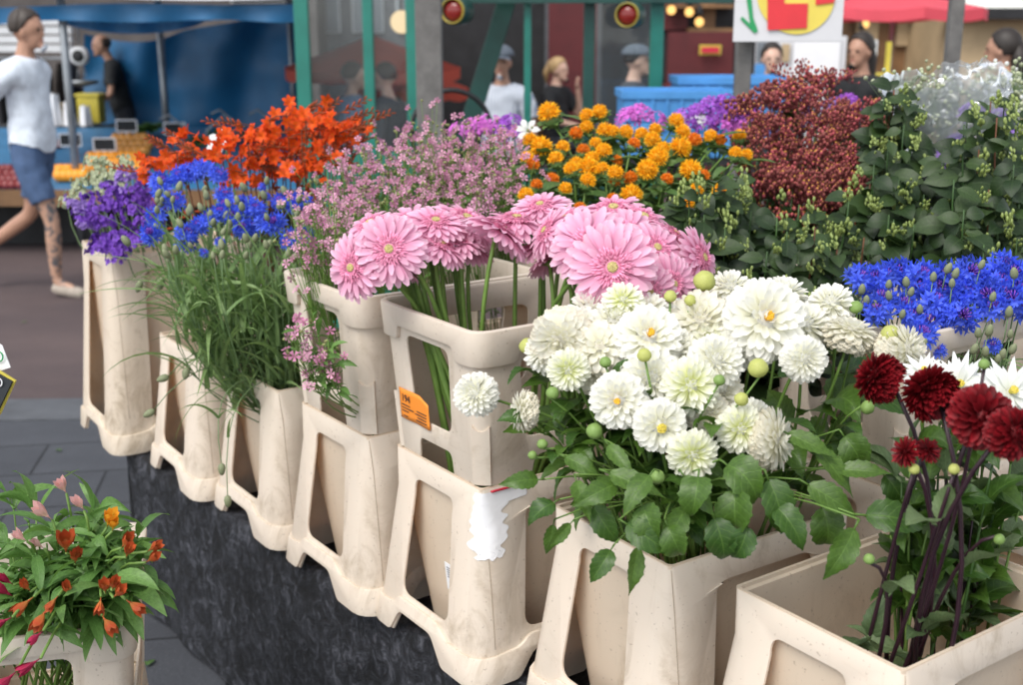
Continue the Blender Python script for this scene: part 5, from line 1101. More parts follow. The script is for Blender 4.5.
# --- glass screen with green frame, lamps
GY_ = 6.6; p = P(480, 100, GY_); t = thing('glass_screen', 'tall glass screen in a green painted frame behind the pink flowers', 'glass screen', (p.x, GY_, -.04))
for u, w, m in ((304.5, 14, 'green_paint'), (370, 10, 'green_paint'), (413, 11, 'green_paint'), (528, 7, 'green_paint'), (589, 11, 'green_dark'), (656, 13, 'green_paint')): boxpart_z('post', m, t, u - w / 2, u + w / 2, GY_, -.04, 3.2, .06)
for a, c in ((312, 365), (375.5, 407)): boxpart_z('pane', 'glass', t, a, c, GY_ + .025, .95, 3.1, .008, 0)
boxpart_z('pane', 'glass', t, 595, 649, GY_ + .025, .95, 3.1, .008, 0)
for a, c in ((312, 365), (375.5, 407)): boxpart_z('lower_panel', 'green_paint', t, a, c, GY_ + .01, -.04, .95, .04)
boxpart_z('lower_panel', 'green_dark', t, 532, 583.5, GY_ + .01, -.04, .86, .04); boxpart_z('lower_panel', 'green_dark', t, 595, 649, GY_ + .01, -.04, .95, .04)
b = MB(); o = V(t.location); A, C = P(510, -8, GY_ + .2) - o, P(462, 150, GY_ + .2) - o; b.X = Matrix.Translation(A) @ frame(C - A, (0, 1, 0)); b.box((0, -.05, -.03), ((C - A).length, .05, .03)); b.build('brace', 'green_dark', t, smooth=False, bevel=.004)
boxpart('top_beam', 'green_dark', t, 418, -30, 735, 3, GY_ - .07, .06); 
def lamp(u, v, r, lab, Y=6.3):
    p = P(u, v, Y); t = thing('signal_lamp', lab, 'lamp', p, 'round red lamps'); X = Matrix.Rotation(PI / 2, 4, 'X') @ Matrix.Rotation(-.35, 4, 'Y'); b = MB(); b.X = X; b.lathe([(r * .8, -.12), (r, -.10), (r, .02), (r * .86, .03), (r * .84, .0)], 20); b.build('housing', 'green_dark', t)
    b = MB(); b.X = X; b.lathe([(r * .83, .0), (r * .7, .02), (r * .35, .03), (.002, .032)], 20); b.build('lens', 'red_lens', t); b = MB(); b.X = X; b.lathe([(r * .95, .02), (r * .93, .035), (r * .84, .035), (r * .84, .02)], 20, cap=False); b.build('rim', 'lamp_rim', t)
    b = MB(); b.tube([(0, .03, r * .8), (0, .06, r + .35)], .012); b.build('bracket', 'dark', t)
M['lamp_rim'] = simple('dull yellow lamp rim', (.35, .26, .03), .4, .2)
M['red_lens'] = simple('red lamp lens', (.17, .012, .010), .2, .2)
lamp(455, 11, .068, 'round red lamp beside the grey post'); lamp(629, 15, .066, 'round red lamp in front of the right glass pane')
p = P(402, 22, 8.2); t = thing('globe_lamp', 'pale round globe lamp seen through the glass', 'lamp', p); b = MB(); b.ball((0, 0, 0), .075, 16); b.build('globe', 'globe light', t); b = MB(); b.tube([(0, 0, .07), (0, 0, 1.2)], .008); b.build('cord', 'dark', t)
c = P(452, 132, 6.1); t = thing('steering_wheel', 'black curved wheel rim behind the grey post', 'wheel', c); b = MB(); b.tube([(.20 * math.cos(a * PI / 20), .03 * math.cos(a * PI / 20), .205 * math.sin(a * PI / 20)) for a in range(41)], .013, n=8, cap=False); b.build('rim', 'black_plastic', t); b = MB(); b.tube([(-.19, 0, 0), (.19, 0, 0)], .010); b.tube([(0, 0, 0), (0, .05, -.7)], .02); b.build('spoke', 'black_plastic', t)
t = thing('red_partition', 'dark red wall panels of the cafe behind the seated woman', 'partition', P(640, 100, 13.6) * V((1, 1, 0)) if False else (P(640, 100, 13.6).x, 13.6, 0))
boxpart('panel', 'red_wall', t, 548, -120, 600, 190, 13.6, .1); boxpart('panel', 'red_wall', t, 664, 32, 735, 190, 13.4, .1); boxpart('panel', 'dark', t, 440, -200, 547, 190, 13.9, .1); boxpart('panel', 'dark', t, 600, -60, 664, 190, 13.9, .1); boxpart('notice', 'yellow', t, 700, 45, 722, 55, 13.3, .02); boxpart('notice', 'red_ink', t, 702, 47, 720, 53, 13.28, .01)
boxpart('counter', 'red_wall', t, 664, 86, 735, 190, 12.6, .5)
# --- parasols
def parasol(name, label, u, v, Y, rad, drop, mat, hang=.0, n=8):
    p = P(u, v, Y); t = thing(name, label, 'parasol', (p.x, Y, -.04)); z = p.z + .04; b = MB(); N = n * 4
    ap = b.vert((0, 0, z)); rings = []
    for k in range(1, 7):
        f = k / 6; rings.append([b.vert((rad * f * math.cos(2 * PI * j / N) * (1 - .05 * abs(math.sin(j * PI / 4))), rad * f * math.sin(2 * PI * j / N) * (1 - .05 * abs(math.sin(j * PI / 4))), z - drop * f ** .9 - .03 * f * abs(math.sin(j * PI / 4)))) for j in range(N)])
    rings.append([b.vert(V(b.v[i]) + V((0, 0, -.10 - hang * max(0, math.sin(j * 2 * PI / N * 1)) ))) for j, i in enumerate(rings[-1])])
    for j in range(N): b.face((ap, rings[0][j], rings[0][(j + 1) % N]))
    for A, C in zip(rings, rings[1:]):
        for j in range(N): b.face((A[j], C[j], C[(j + 1) % N], A[(j + 1) % N]))
    b.build('canopy', mat, t, auto=30); b = MB(); b.tube([(0, 0, .05), (0, 0, z - .02)], .022, n=10); b.build('pole', 'metal', t)
    for j in range(n): b = MB(); a = 2 * PI * j / n; b.tube([(0, 0, z - .06), (rad * math.cos(a) * .97, rad * math.sin(a) * .97, z - drop - .03)], .008, n=4); b.build('rib', 'metal', t)
    b = MB(); b.lathe([(.28, 0), (.28, .06), (.05, .09)], 14); b.build('base', 'dark', t)
parasol('red_parasol', 'orange red parasol seen through the glass screen', 372, 34, 11.5, .82, .30, 'red_cloth')
parasol('red_parasol', 'second orange red parasol lower behind the glass at the post', 408, 62, 12.6, .62, .26, 'red_cloth')
parasol('pink_parasol', 'wide pinkish red parasol over the brown shop front', 896, -12, 12.0, .90, .19, 'pink_cloth')
# --- blue crates
def crate(u0, v0, u1, v1, Y, dep, lab):
    a, c = P(u0, v1, Y), P(u1, v0, Y); t = thing('blue_crate', lab, 'crate', ((a.x + c.x) / 2, Y + dep / 2, a.z), 'stacked blue crates'); w, h = (c.x - a.x) / 2, c.z - a.z; d = dep / 2; b = MB(); e = .012
    b.box((-w, -d, 0), (w, d, e)); b.box((-w, -d, e), (w, -d + e, h)); b.box((-w, d - e, e), (w, d, h)); b.box((-w, -d + e, e), (-w + e, d - e, h)); b.box((w - e, -d + e, e), (w, d - e, h)); b.build('body', 'blue_crate', t, smooth=False, bevel=.003)
    b = MB(); f = .012
    for x0, y0, x1, y1 in ((-w - f, -d - f, w + f, -d - .001), (-w - f, d + .001, w + f, d + f), (-w - f, -d - .001, -w - .001, d + .001), (w + .001, -d - .001, w + f, d + .001)): b.box((x0, y0, h - .035), (x1, y1, h + .004))
    b.build('rim', 'blue_crate', t, smooth=False, bevel=.003)
    for k in range(1, int(w * 2 / .07)): x = -w + k * .07; r = MB(); r.box((x - .006, -d - .010, .012), (x + .006, -d - .0005, h - .037)); r.build('rib', 'blue_crate', t, smooth=False)
crate(624, 92, 736, 122, 5.9, .38, 'front blue crate, upper one of its stack, behind the safflowers'); crate(624, 124, 736, 158, 5.9, .38, 'front blue crate, lower one of its stack, behind the safflowers')
crate(680, 78, 792, 104, 6.35, .38, 'rear blue crate left of the sign post, upper one'); crate(680, 106, 792, 140, 6.35, .38, 'rear blue crate left of the sign post, lower one')
for k, (u0, u1, z) in enumerate(((624, 736, 158), (680, 792, 140))):
    Y = 5.9 if k == 0 else 6.35; a = P(u0, z, Y); c = P(u1, z, Y); t = thing('crate_trolley', ('front' if k == 0 else 'rear') + ' low dark stand hidden below the blue crates', 'stand', ((a.x + c.x) / 2, Y + .19, 0)); b = MB(); w = (c.x - a.x) / 2; b.box((-w, -.18, a.z - .04), (w, .18, a.z - .004)); b.build('top', 'dark', t, smooth=False)
    for sx in (-1, 1):
        for sy in (-1, 1): b = MB(); b.box((sx * (w - .03) - .015, sy * .15 - .015, -.04), (sx * (w - .03) + .015, sy * .15 + .015, a.z - .04)); b.build('leg', 'dark', t, smooth=False)
# --- posters, yellow stand
t = thing('poster_wall', 'white poster panel behind the woman with a ponytail', 'poster', (P(805, 60, 10.5).x, 10.5, -.04)); boxpart('panel', 'board_white', t, 752, 36, 848, 150, 10.5, .04)
boxpart('poster', 'paper', t, 793, 38, 842, 78, 10.47, .01); boxpart('poster', 'pane_grey', t, 757, 42, 770, 62, 10.47, .01); boxpart('poster', 'blue_crate', t, 755, 64, 768, 84, 10.47, .01); boxpart('poster', 'tan', t, 782, 44, 791, 62, 10.47, .01)
t = thing('yellow_stand', 'yellow display stand under the pinkish red parasol', 'display stand', (P(884, 60, 10).x, 10, -.04)); boxpart('panel', 'yellow', t, 880, 42, 893, 160, 10, .05); boxpart('panel', 'white_sheet', t, 868, 40, 879, 150, 10.05, .05); boxpart('shelf', 'yellow', t, 872, 74, 896, 77, 9.8, .3)
# --- the blue market stall
t = thing('market_stall', 'fruit stall with blue tarpaulin walls and roof edge at upper left', 'market stall', (P(150, 100, 10).x, 10, -.04)); o = V(t.location)
for u, w, Y in ((66, 8, 9.3), (162, 7, 12.2), (-60, 8, 9.3), (301, 6, 9.4), (292, 6, 12.2)): p = P(u, 60, Y); b = MB(); b.tube([V((p.x, Y, -.04)) - o, V((p.x, Y, 2.3 if u != 162 else 2.0)) - o], w / 2 / FPX * Y, n=10); b.build('pole', 'metal', t)
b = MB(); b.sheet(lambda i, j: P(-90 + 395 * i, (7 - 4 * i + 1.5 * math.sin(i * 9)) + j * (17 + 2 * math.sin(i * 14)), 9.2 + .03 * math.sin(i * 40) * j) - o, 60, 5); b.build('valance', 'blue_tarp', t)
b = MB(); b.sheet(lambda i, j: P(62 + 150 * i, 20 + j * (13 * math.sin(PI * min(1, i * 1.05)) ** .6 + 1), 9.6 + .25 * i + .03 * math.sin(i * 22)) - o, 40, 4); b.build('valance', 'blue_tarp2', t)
def tarp(i, j):
    u = 84 + 222 * i; top = 34 + 8 * math.sin(PI * min(1, i * 2.2)) - 24 * max(0, i - .35) / .65; return P(u, top + (150 - top) * j, 12.5 + .06 * math.sin(i * 17 + j * 3) + .05 * noise.noise(V((i * 6, j * 4, 0)))) - o
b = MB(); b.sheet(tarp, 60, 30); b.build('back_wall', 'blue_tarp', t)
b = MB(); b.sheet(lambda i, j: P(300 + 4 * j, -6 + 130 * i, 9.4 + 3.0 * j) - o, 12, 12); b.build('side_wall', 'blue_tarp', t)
b = MB(); b.sheet(lambda i, j: V((P(-90, 0, 9.2).x + 4.2 * i, 9.1 + 3.6 * j, 1.83 + .5 * math.sin(PI * (j * .5)) + .02 * math.sin(i * 9))) - o, 20, 14); b.build('roof_sheet', 'white_sheet', t)
t2 = thing('pale_awning', 'pale striped awning behind the walking man', 'awning', (P(40, 40, 14).x, 14, 2)); 
for k in range(4): boxpart('slat', 'white_sheet', t2, -30, 18 + 9 * k, 70, 25 + 9 * k, 14, .1)
# fruit table
t = thing('fruit_table', 'sloping fruit table with a blue cover at the left', 'table', (P(110, 160, 10).x, 10, -.04)); o = V(t.location)
TA_, TB_ = P(-120, 194, 8.9), P(318, 194, 8.9); TC_, TD_ = P(318, 128, 11.6), P(-120, 128, 11.6)
def ontable(u, v):
    n_ = (TB_ - TA_).cross(TD_ - TA_); q = at(u, v, 1.0) - V((0, 0, CAMH)); c0 = V((0, 0, CAMH)); return c0 + q * ((TA_ - c0).dot(n_) / q.dot(n_))
b = MB(); up_ = V((0, 0, -.05)); A = [b.vert(q - o) for q in (TA_, TB_, TC_, TD_)]; K = [b.vert(q + up_ - o) for q in (TA_, TB_, TC_, TD_)]; b.face(A); b.face(K[::-1])
for i in range(4): b.face((A[i], K[i], K[(i + 1) % 4], A[(i + 1) % 4]))
b.build('tabletop', 'blue_tray', t, smooth=False)
b = MB(); b.box(TA_ - o + V((0, -.03, -.09)), TB_ - o + V((0, -.004, .03))); b.build('front_board', 'brown', t, smooth=False)
for q in (TA_, TB_, TC_, TD_, (TA_ + TB_) / 2): b = MB(); s_ = -1 if q.y > 10 else 1; b.box((q.x - o.x - .03, q.y - o.y + s_ * .05 - .03, 0), (q.x - o.x + .03, q.y - o.y + s_ * .05 + .03, q.z - .06 - o.z)); b.build('leg', 'dark', t, smooth=False)
t = thing('under_table_shade', 'dark sheet painting the shade under the fruit table', 'cloth', (TA_.x, 9.3, -.04)); b = MB(); b.sheet(lambda i, j: V((i * (TB_.x - TA_.x), .02 * math.sin(i * 40), (.02 + (TA_.z - .06) * j))), 60, 4); b.build('cloth', 'dark', t)  # dark wavy sheet stands in for the shade beneath the tabletop
def fruit(name, lab, cat, group, mat, pts, r):
    b = MB(); b.lathe([(r * math.sin(a), -r * .95 * math.cos(a) if a < 2.9 else r * .86) for a in [.03 + 3.0 * i / 7 for i in range(8)]], 10); me = b.mesh('fruit_body', mat, True); b = MB(); b.tube([(0, 0, r * .8), (r * .05, 0, r * 1.1)], r * .08, n=4); ms = b.mesh('stalk', 'dark', True)
    for (u, v), l in zip(pts, rank(pts, lab, per=8)):
        p = ontable(u, v) + V((0, 0, r * 1.0)); t = thing(name, l, cat, p, group); put('skin', me, t, Matrix.Rotation(R.uniform(-.6, .6), 4, 'X')); put('stalk', ms, t)
def row(u0, u1, v0, v1, n, m): return [(u0 + (u1 - u0) * (i + .5 * (j % 2) + R.uniform(-.15, .15)) / n, v0 + (v1 - v0) * (j + .3) / m) for j in range(m) for i in range(n)]
fruit('orange', 'orange {row}, {o}, on the blue fruit table', 'orange', 'oranges on the fruit table', 'orange_fruit', row(92, 146, 162, 182, 7, 3) + row(57, 88, 176, 186, 5, 2), .054)
fruit('apple', 'reddish yellow apple {row}, {o}, behind the oranges', 'apple', 'apples on the fruit table', 'apple', row(117, 152, 142, 162, 5, 3), .05)
fruit('plum', 'dark red fruit {row}, {o}, at left table end', 'plum', 'dark red fruit on the table', 'plum', row(-16, 24, 172, 194, 6, 4) + row(48, 62, 144, 152, 2, 2), .038)
for u, v, lab in ((72, 158, 'small chalk price card over the blue table, left one'), (106, 163, 'small chalk price card among the oranges'), (128, 143, 'small chalk price card before the black shirted man'), (176, 146, 'small chalk price card in front of the blue tarpaulin')):
    p = ontable(u, v); t = thing('price_card', lab, 'price card', p, 'chalk price cards'); b = MB(); b.box((-.09, 0, .10), (.09, .006, .20)); b.build('card', 'chalk', t, smooth=False); b = MB()
    for q in ((-.095, -.003, .195, .095, .009, .205), (-.095, -.003, .095, .095, .009, .105), (-.095, -.003, .105, -.086, .009, .195), (.086, -.003, .105, .095, .009, .195)): b.box(q[:3], q[3:])
    b.build('frame', 'paper', t, smooth=False); b = MB(); b.tube([(0, .004, -.01), (0, .004, .10)], .008, n=5); b.build('stick', 'paper', t)
LT = [t_leaf('leaf_alstro', oval(.34, .6), -1.6, 5, 4, .1, .3, 0) for _ in range(2)]
for u, v, lab in ((140, 138, 'green lettuce head left of the tarpaulin pole'), (152, 136, 'green lettuce head at the tarpaulin pole'), (200, 150, 'green lettuce head behind the scarlet flowers'), (222, 143, 'green lettuce head in the middle of the back row'), (250, 146, 'green lettuce head right of the middle'), (272, 140, 'green lettuce head at the right end of the back row')):
    p = ontable(u, v); t = thing('lettuce', lab, 'lettuce', p, 'lettuces on the fruit table'); 
    for k in range(11): a = k * 2.4; put('leaf', LT[k % 2], t, rz(a) @ Matrix.Translation((.01, 0, .02)) @ Matrix.Rotation(-1.2 + k * .06, 4, 'Y') @ Matrix.Diagonal((.16, .16, .16, 1)))
for u, v, sx, lab in ((190, 118, -1, 'thin white metal hook standing before the tarpaulin, left one'), (206, 120, 1, 'thin white metal hook with a long arm in the middle'), (240, 112, -1, 'thin grey metal hook to the right of the long arm'), (278, 112, -1, 'thin grey metal hook at the right end')):
    p = ontable(u, v + 32); t = thing('display_hook', lab, 'metal hook', p, 'metal hooks on the fruit table'); b = MB(); b.tube([(0, 0, 0), (sx * .02, 0, .18), (sx * .16, 0, .30), (sx * .24, 0, .26)], .010, n=6); b.build('rod', 'metal', t)
# clutter behind the fruit table
t = thing('clothes_rail', 'rail of dark coats behind the walking man', 'clothes rail', (P(52, 90, 13).x, 13, -.04)); b = MB(); b.tube([(-.6, 0, 0), (-.6, 0, 1.35), (.7, 0, 1.35), (.7, 0, 0)], .018, n=8); b.build('rail', 'metal', t)
for k in range(8):
    x = -.5 + k * .15; b = MB(); b.sheet(lambda i, j: (x + .05 * math.cos(2 * PI * i) * (.4 + .6 * j ** .5), .20 * math.sin(2 * PI * i) * (.35 + .65 * min(1, j * 4)), 1.30 - j * (.7 + .1 * math.sin(k * 3))), 12, 6); b.build('coat', 'coat%d' % (k % 3), t) if ('coat%d' % (k % 3)) in M else None
    if ('coat%d' % (k % 3)) not in M: M['coat%d' % (k % 3)] = simple('dark coat cloth', [(.02, .02, .024), (.05, .04, .035), (.03, .035, .05)][k % 3], .85, .3); b.build('coat', 'coat%d' % (k % 3), t)
t = thing('market_scale', 'white hanging scale beside the black shirted man', 'scale', P(80, 56, 12.3)); b = MB(); b.X = Matrix.Rotation(PI / 2, 4, 'X'); b.lathe([(.08, -.05), (.09, -.03), (.09, .05), (.07, .06)], 20); b.build('case', 'white_sheet', t); b = MB(); b.X = Matrix.Rotation(PI / 2, 4, 'X'); b.lathe([(.062, .055), (.06, .066), (.003, .067)], 20); b.build('dial', 'dark', t); b = MB(); b.tube([(0, 0, .12), (0, 0, .5)], .01); b.build('hanger', 'metal', t); b = MB(); b.lathe([(.03, -.3), (.15, -.27), (.16, -.24)], 16); b.tube([(.05, 0, -.27), (.03, 0, -.12)], .004, n=4); b.tube([(-.05, 0, -.27), (-.03, 0, -.12)], .004, n=4); b.build('pan', 'metal', t)
def tub(name, lab, cat, u0, v0, u1, v1, Y, dep, mat):
    a, c = P(u0, v1, Y), P(u1, v0, Y); t = thing(name, lab, cat, ((a.x + c.x) / 2, Y + dep / 2, a.z)); w, h = (c.x - a.x) / 2, c.z - a.z; b = MB(); b.box((-w * .9, -dep / 2, 0), (w * .9, dep / 2, h * .9)); b.build('body', mat, t, smooth=False, bevel=.01); b = MB(); b.box((-w, -dep / 2 - .01, h * .9 + .001), (w, dep / 2 + .01, h)); b.build('rim', mat, t, smooth=False, bevel=.005)
t = thing('back_bench', 'dark bench behind the fruit table', 'bench', (P(80, 128, 11.9).x, 11.95, -.04)); o = V(t.location); q = P(80, 126, 11.95); b = MB(); b.box((-1.2, -.15, q.z - .05 + .04), (.55, .25, q.z + .04 - .001)); b.build('top', 'dark', t, smooth=False)
for x in (-1.1, .45): b = MB(); b.box((x - .03, 0, 0), (x + .03, .06, q.z - .012)); b.build('leg', 'dark', t, smooth=False)
tub('yellow_tub', 'yellow plastic tub beside the black shirted man', 'tub', 77, 94, 99, 124, 11.9, .2, 'yellow'); tub('carton', 'small brown carton left of the yellow tub', 'carton', 48, 104, 60, 124, 11.9, .15, 'tan')
for u, v, lab in ((56, 100, 'white paper bag near the stall pole'), (86, 112, 'white plastic bag in front of the yellow tub'), (70, 108, 'white paper bag behind the grey pole')):
    Y = 11.75; p = P(u, 126, Y); t = thing('paper_bag', lab, 'bag', (p.x, Y, p.z), 'white bags behind the fruit table'); h = P(u, v - 6, Y).z - p.z; b = MB(); b.sheet(lambda i, j: ((.055 + .02 * math.sin(i * 19)) * math.cos(2 * PI * i) * (1 - .3 * j), .06 * math.sin(2 * PI * i) * (1 - .5 * j), h * j + .01 * math.sin(i * 25) * j), 20, 5); b.build('bag', 'paper', t)
# --- the chalk sign cut by the left edge, pushed into the pavement bucket
D_ = 2.15; t = thing('chalk_sign', 'dark sign with a yellow edge cut by the left picture edge', 'sign', at(-18, 470, D_)); o = V(t.location)
def slabpoly(name, mat, pts, d, th=.006):
    A = [at(u, v, d) - o for u, v in pts]; nrm = (A[1] - A[0]).cross(A[2] - A[0]).normalized(); nrm = nrm if nrm.y > 0 else -nrm; b = MB(); a = [b.vert(q) for q in A]; k = [b.vert(q + nrm * th) for q in A]; b.face(a[::-1]); b.face(k)
    for i in range(len(A)): b.face((a[i], a[(i + 1) % len(A)], k[(i + 1) % len(A)], k[i]))
    return b.build(name, mat, t, smooth=False)
slabpoly('frame', 'yellow', [(15.5, 381), (-2, 370), (-62, 332), (-82, 374), (-22, 442), (0, 414)], D_); slabpoly('board', 'chalk', [(12, 382), (-4, 373), (-60, 337), (-78, 374), (-22, 436), (-2, 411)], D_ - .008, .006)
b = MB(); q = at(-1, 383, D_ - .012) - o; b.tube([q + V((.0055 * math.cos(a * PI / 6), 0, .0075 * math.sin(a * PI / 6))) for a in range(-4, 6)], .0012, n=5); b.build('chalk_mark', 'paper', t)
b = MB(); b.tube([at(-25, 420, D_ + .012) - o, at(-18, 640, D_ + .03) - o], .006, n=6); b.build('stick', 'wood_post', t)
t = thing('white_card', 'white card with a green ring behind the dark sign at the left edge', 'card', at(-14, 380, D_ + .03)); o = V(t.location); slabpoly('card', 'paper', [(10.5, 368), (-8, 374), (-40, 350), (-20, 330), (2, 346)], D_ + .03, .003)
b = MB(); q = at(-1, 357, D_ + .024) - o; b.tube([q + V((.007 * math.cos(a * PI / 12), 0, .009 * math.sin(a * PI / 12))) for a in range(25)], .0014, n=5, cap=False); b.build('green_ring', 'sign_green', t)
# --- labels stuck on the buckets
def text_part(name, txt, size, par, X, mat='ink'):
    cu = bpy.data.curves.new('t', 'FONT'); cu.body = txt; cu.size = size; cu.extrude = .0002; o = bpy.data.objects.new('t', cu); COL.objects.link(o); bpy.context.view_layer.update()
    me = bpy.data.meshes.new_from_object(o.evaluated_get(bpy.context.evaluated_depsgraph_get())); bpy.data.objects.remove(o); me.materials.clear(); me.materials.append(M[mat]); return put(name, me, par, X)
k5 = BK['b5']; Wb = lambda z: WS / 2 - .003 + .020 * z / CH
# local frame of a collar: front short face lies at y = -(WL/2 ...)
def face_X(z, x, off): return Matrix.Translation((x, -(WL / 2 - .003 + .020 * z / CH) - off, z)) @ Matrix.Rotation(PI / 2 - math.atan(.020 / CH) * -1, 4, 'X')
X = face_X(.066, -.113, .002); b = MB(); w, h = .105, .060
b.sheet(lambda i, j: (w * i, h * j - .012 * max(0, i - .72) * 3 * (j > .5) , .0015 + .004 * max(0, i - .8) + .0008 * math.sin(i * 9)), 14, 6); lab = put('price_label', b.mesh('price_label', 'orange_label', True), k5['k'], X); lab['label'] = 'orange paper label printed in black'
sol = lab.modifiers.new('s', 'SOLIDIFY'); sol.thickness = .0006
text_part('printed_digits', '194', .020, lab, Matrix.Translation((.010, .036, .0032)))
for k, (tx, ty, L) in enumerate(((.008, .028, .030), (.008, .022, .042), (.008, .016, .024), (.062, .026, .034), (.056, .020, .040), (.064, .014, .030), (.058, .008, .038), (.014, .006, .014))): r = MB(); r.box((tx, ty, .0030), (tx + L, ty + .0018, .0034)); r.build('print_line', 'ink', lab, smooth=False)
# torn white paper on the front corner of the bucket below, wrapping round it
o5 = k5['o']; H5 = BH
def torn(i, j):
    a0 = -.020 + .020 * noise.noise(V((j * 8, 1, 0))) + .018 * (j > .55) * (j - .55); a1 = .062 - .020 * (1 - j) + .022 * noise.noise(V((j * 9, 4, 0))) + (.035 if j > .80 else 0) - .018 * max(0, 1 - abs(j - .65) * 6)
    if j < .12: a0 += .004
    z = .232 + .122 * j + .006 * noise.noise(V((i * 7, j * 2, 3))) * (1 - j); return corner_wrap(a0 + (a1 - a0) * i, min(z, H5 - .003), 0.0014 + .00025 * noise.noise(V((i * 8, j * 8, 2))))
b = MB(); b.sheet(torn, 34, 40); lab = b.build('torn_label', 'paper', o5); lab['label'] = 'torn white paper stuck round the bucket corner'
b = MB(); b.tube([corner_wrap(.018 + .008 * k, H5 - .005, .003) for k in range(10)] + [corner_wrap(.090, H5 - .014, .003)], .0022, n=4); b.build('red_border', 'red_ink', lab)
b = MB(); b.box((0, -.0008, 0), (.040, 0, .058)); hv = .13; X = Matrix.Translation((.000, -(WL / 2 - .019 - .021 * (1 - hv / (BH * .5))) - .0022, hv - .02)) @ Matrix.Rotation(.115, 4, 'X')
lab = put('small_label', b.mesh('small_label', 'paper', False), o5, X)
for k in range(5): r = MB(); r.box((.006, -.0014, .048 - k * .005), (.034 - .004 * (k % 3), -.0009, .0495 - k * .005)); r.build('print_line', 'ink', lab, smooth=False)
r = MB(); r.box((.020, -.0014, .012), (.027, -.0009, .022)); r.build('print_line', 'ink', lab, smooth=False)

# a few fallen leaves and petals on the pavement
for k, (u, v, m, lab) in enumerate(((132, 664, 'saff', 'fallen leaf on the dark paving beside the pavement bucket'), (146, 668, 'saff', 'second fallen leaf on the paving nearest the black cloth'), (62, 452, 'saff', 'small fallen leaf on the paving below the tall stained bucket'), (28, 322, 'saff', 'pale scrap of leaf lying on the reddish road'), (95, 420, 'saff', 'fallen leaf near the kerb by the tall bucket'))):
    p = onz(u, v, .004 if v > 400 else -.036); t = thing('fallen_leaf', lab, 'leaf', p, 'fallen leaves on the ground'); put('blade', R.choice(TL[m]), t, rz(k * 1.3) @ Matrix.Diagonal((.045, .045, .02, 1)) @ Matrix.Translation((0, 0, .18)))
# ------------------------------------------------------------------ people
M['skin'] = simple('skin', (.60, .38, .29), .5, .08, 12, **{'Subsurface_Weight': .1, 'Subsurface_Radius': (.01, .004, .002)})
M['skin_tan'] = simple('tanned skin', (.42, .23, .155), .5, .08, 12)
n = NT('tattooed skin'); M['tattoo'] = n.bsdf(n.mix(n.ramp(n.noise(22, 4, .6, n.coord()), [(.50, 0.0), (.56, 1.0)]), (.44, .26, .18), (.09, .085, .09)), .5)
for nm, c in (('white_shirt', (.66, .72, .80)), ('black_shirt', (.010, .011, .013)), ('denim', (.055, .10, .20)), ('dark_trousers', (.025, .027, .035)), ('dark_jacket', (.045, .05, .06)), ('blue_shirt', (.22, .32, .46)), ('grey_cap', (.10, .12, .15)), ('shoe', (.36, .31, .26)), ('sole', (.72, .72, .72)), ('hair_dark', (.020, .014, .011)), ('hair_blond', (.45, .30, .14)), ('hair_grey', (.040, .030, .024)), ('lip', (.38, .14, .12)), ('eye_dark', (.015, .012, .010))): M[nm] = simple(nm.replace('_', ' '), c, .8 if 'hair' not in nm else .55, .15, 20, .1)
n = NT('striped shirt cloth'); w = n.add('ShaderNodeTexWave', {'Vector': n.coord(), 'Scale': 14.0, 'Distortion': 0.0}, bands_direction='X').outputs['Fac']; M['striped'] = n.bsdf(n.mix(n.ramp(w, [(.45, 0.0), (.55, 1.0)]), (.66, .68, .72), (.33, .38, .48)), .8)
def grow(name, pts, edges, root, vox=None, extra=None, sub=1):
    """skinned tube figure along a skeleton -> mesh"""
    me = bpy.data.meshes.new(name); K = list(pts); me.from_pydata([tuple(pts[k][0]) for k in K], [(K.index(a), K.index(b)) for a, b in edges], []); o = bpy.data.objects.new('tmp', me); COL.objects.link(o)
    m = o.modifiers.new('s', 'SKIN'); m.use_smooth_shade = True
    for i, k in enumerate(K):
        sv = me.skin_vertices[0].data[i]; r = pts[k][1]; sv.radius = r if isinstance(r, tuple) else (r, r); sv.use_root = (k == root)
    if sub: u = o.modifiers.new('u', 'SUBSURF'); u.levels = sub; u.render_levels = sub
    bpy.context.view_layer.update(); out = bpy.data.meshes.new_from_object(o.evaluated_get(bpy.context.evaluated_depsgraph_get())); bpy.data.objects.remove(o)
    if extra or vox:
        bm = bmesh.new(); bm.from_mesh(out)
        if extra: bm.from_mesh(extra)
        bm.to_mesh(out); bm.free()
    if vox:
        o = bpy.data.objects.new('tmp', out); COL.objects.link(o); r = o.modifiers.new('r', 'REMESH'); r.mode = 'VOXEL'; r.voxel_size = vox; r.use_smooth_shade = True; sm = o.modifiers.new('m', 'SMOOTH'); sm.iterations = 2; sm.factor = .5
        bpy.context.view_layer.update(); out = bpy.data.meshes.new_from_object(o.evaluated_get(bpy.context.evaluated_depsgraph_get())); bpy.data.objects.remove(o)
    out.polygons.foreach_set('use_smooth', [True] * len(out.polygons)); return out
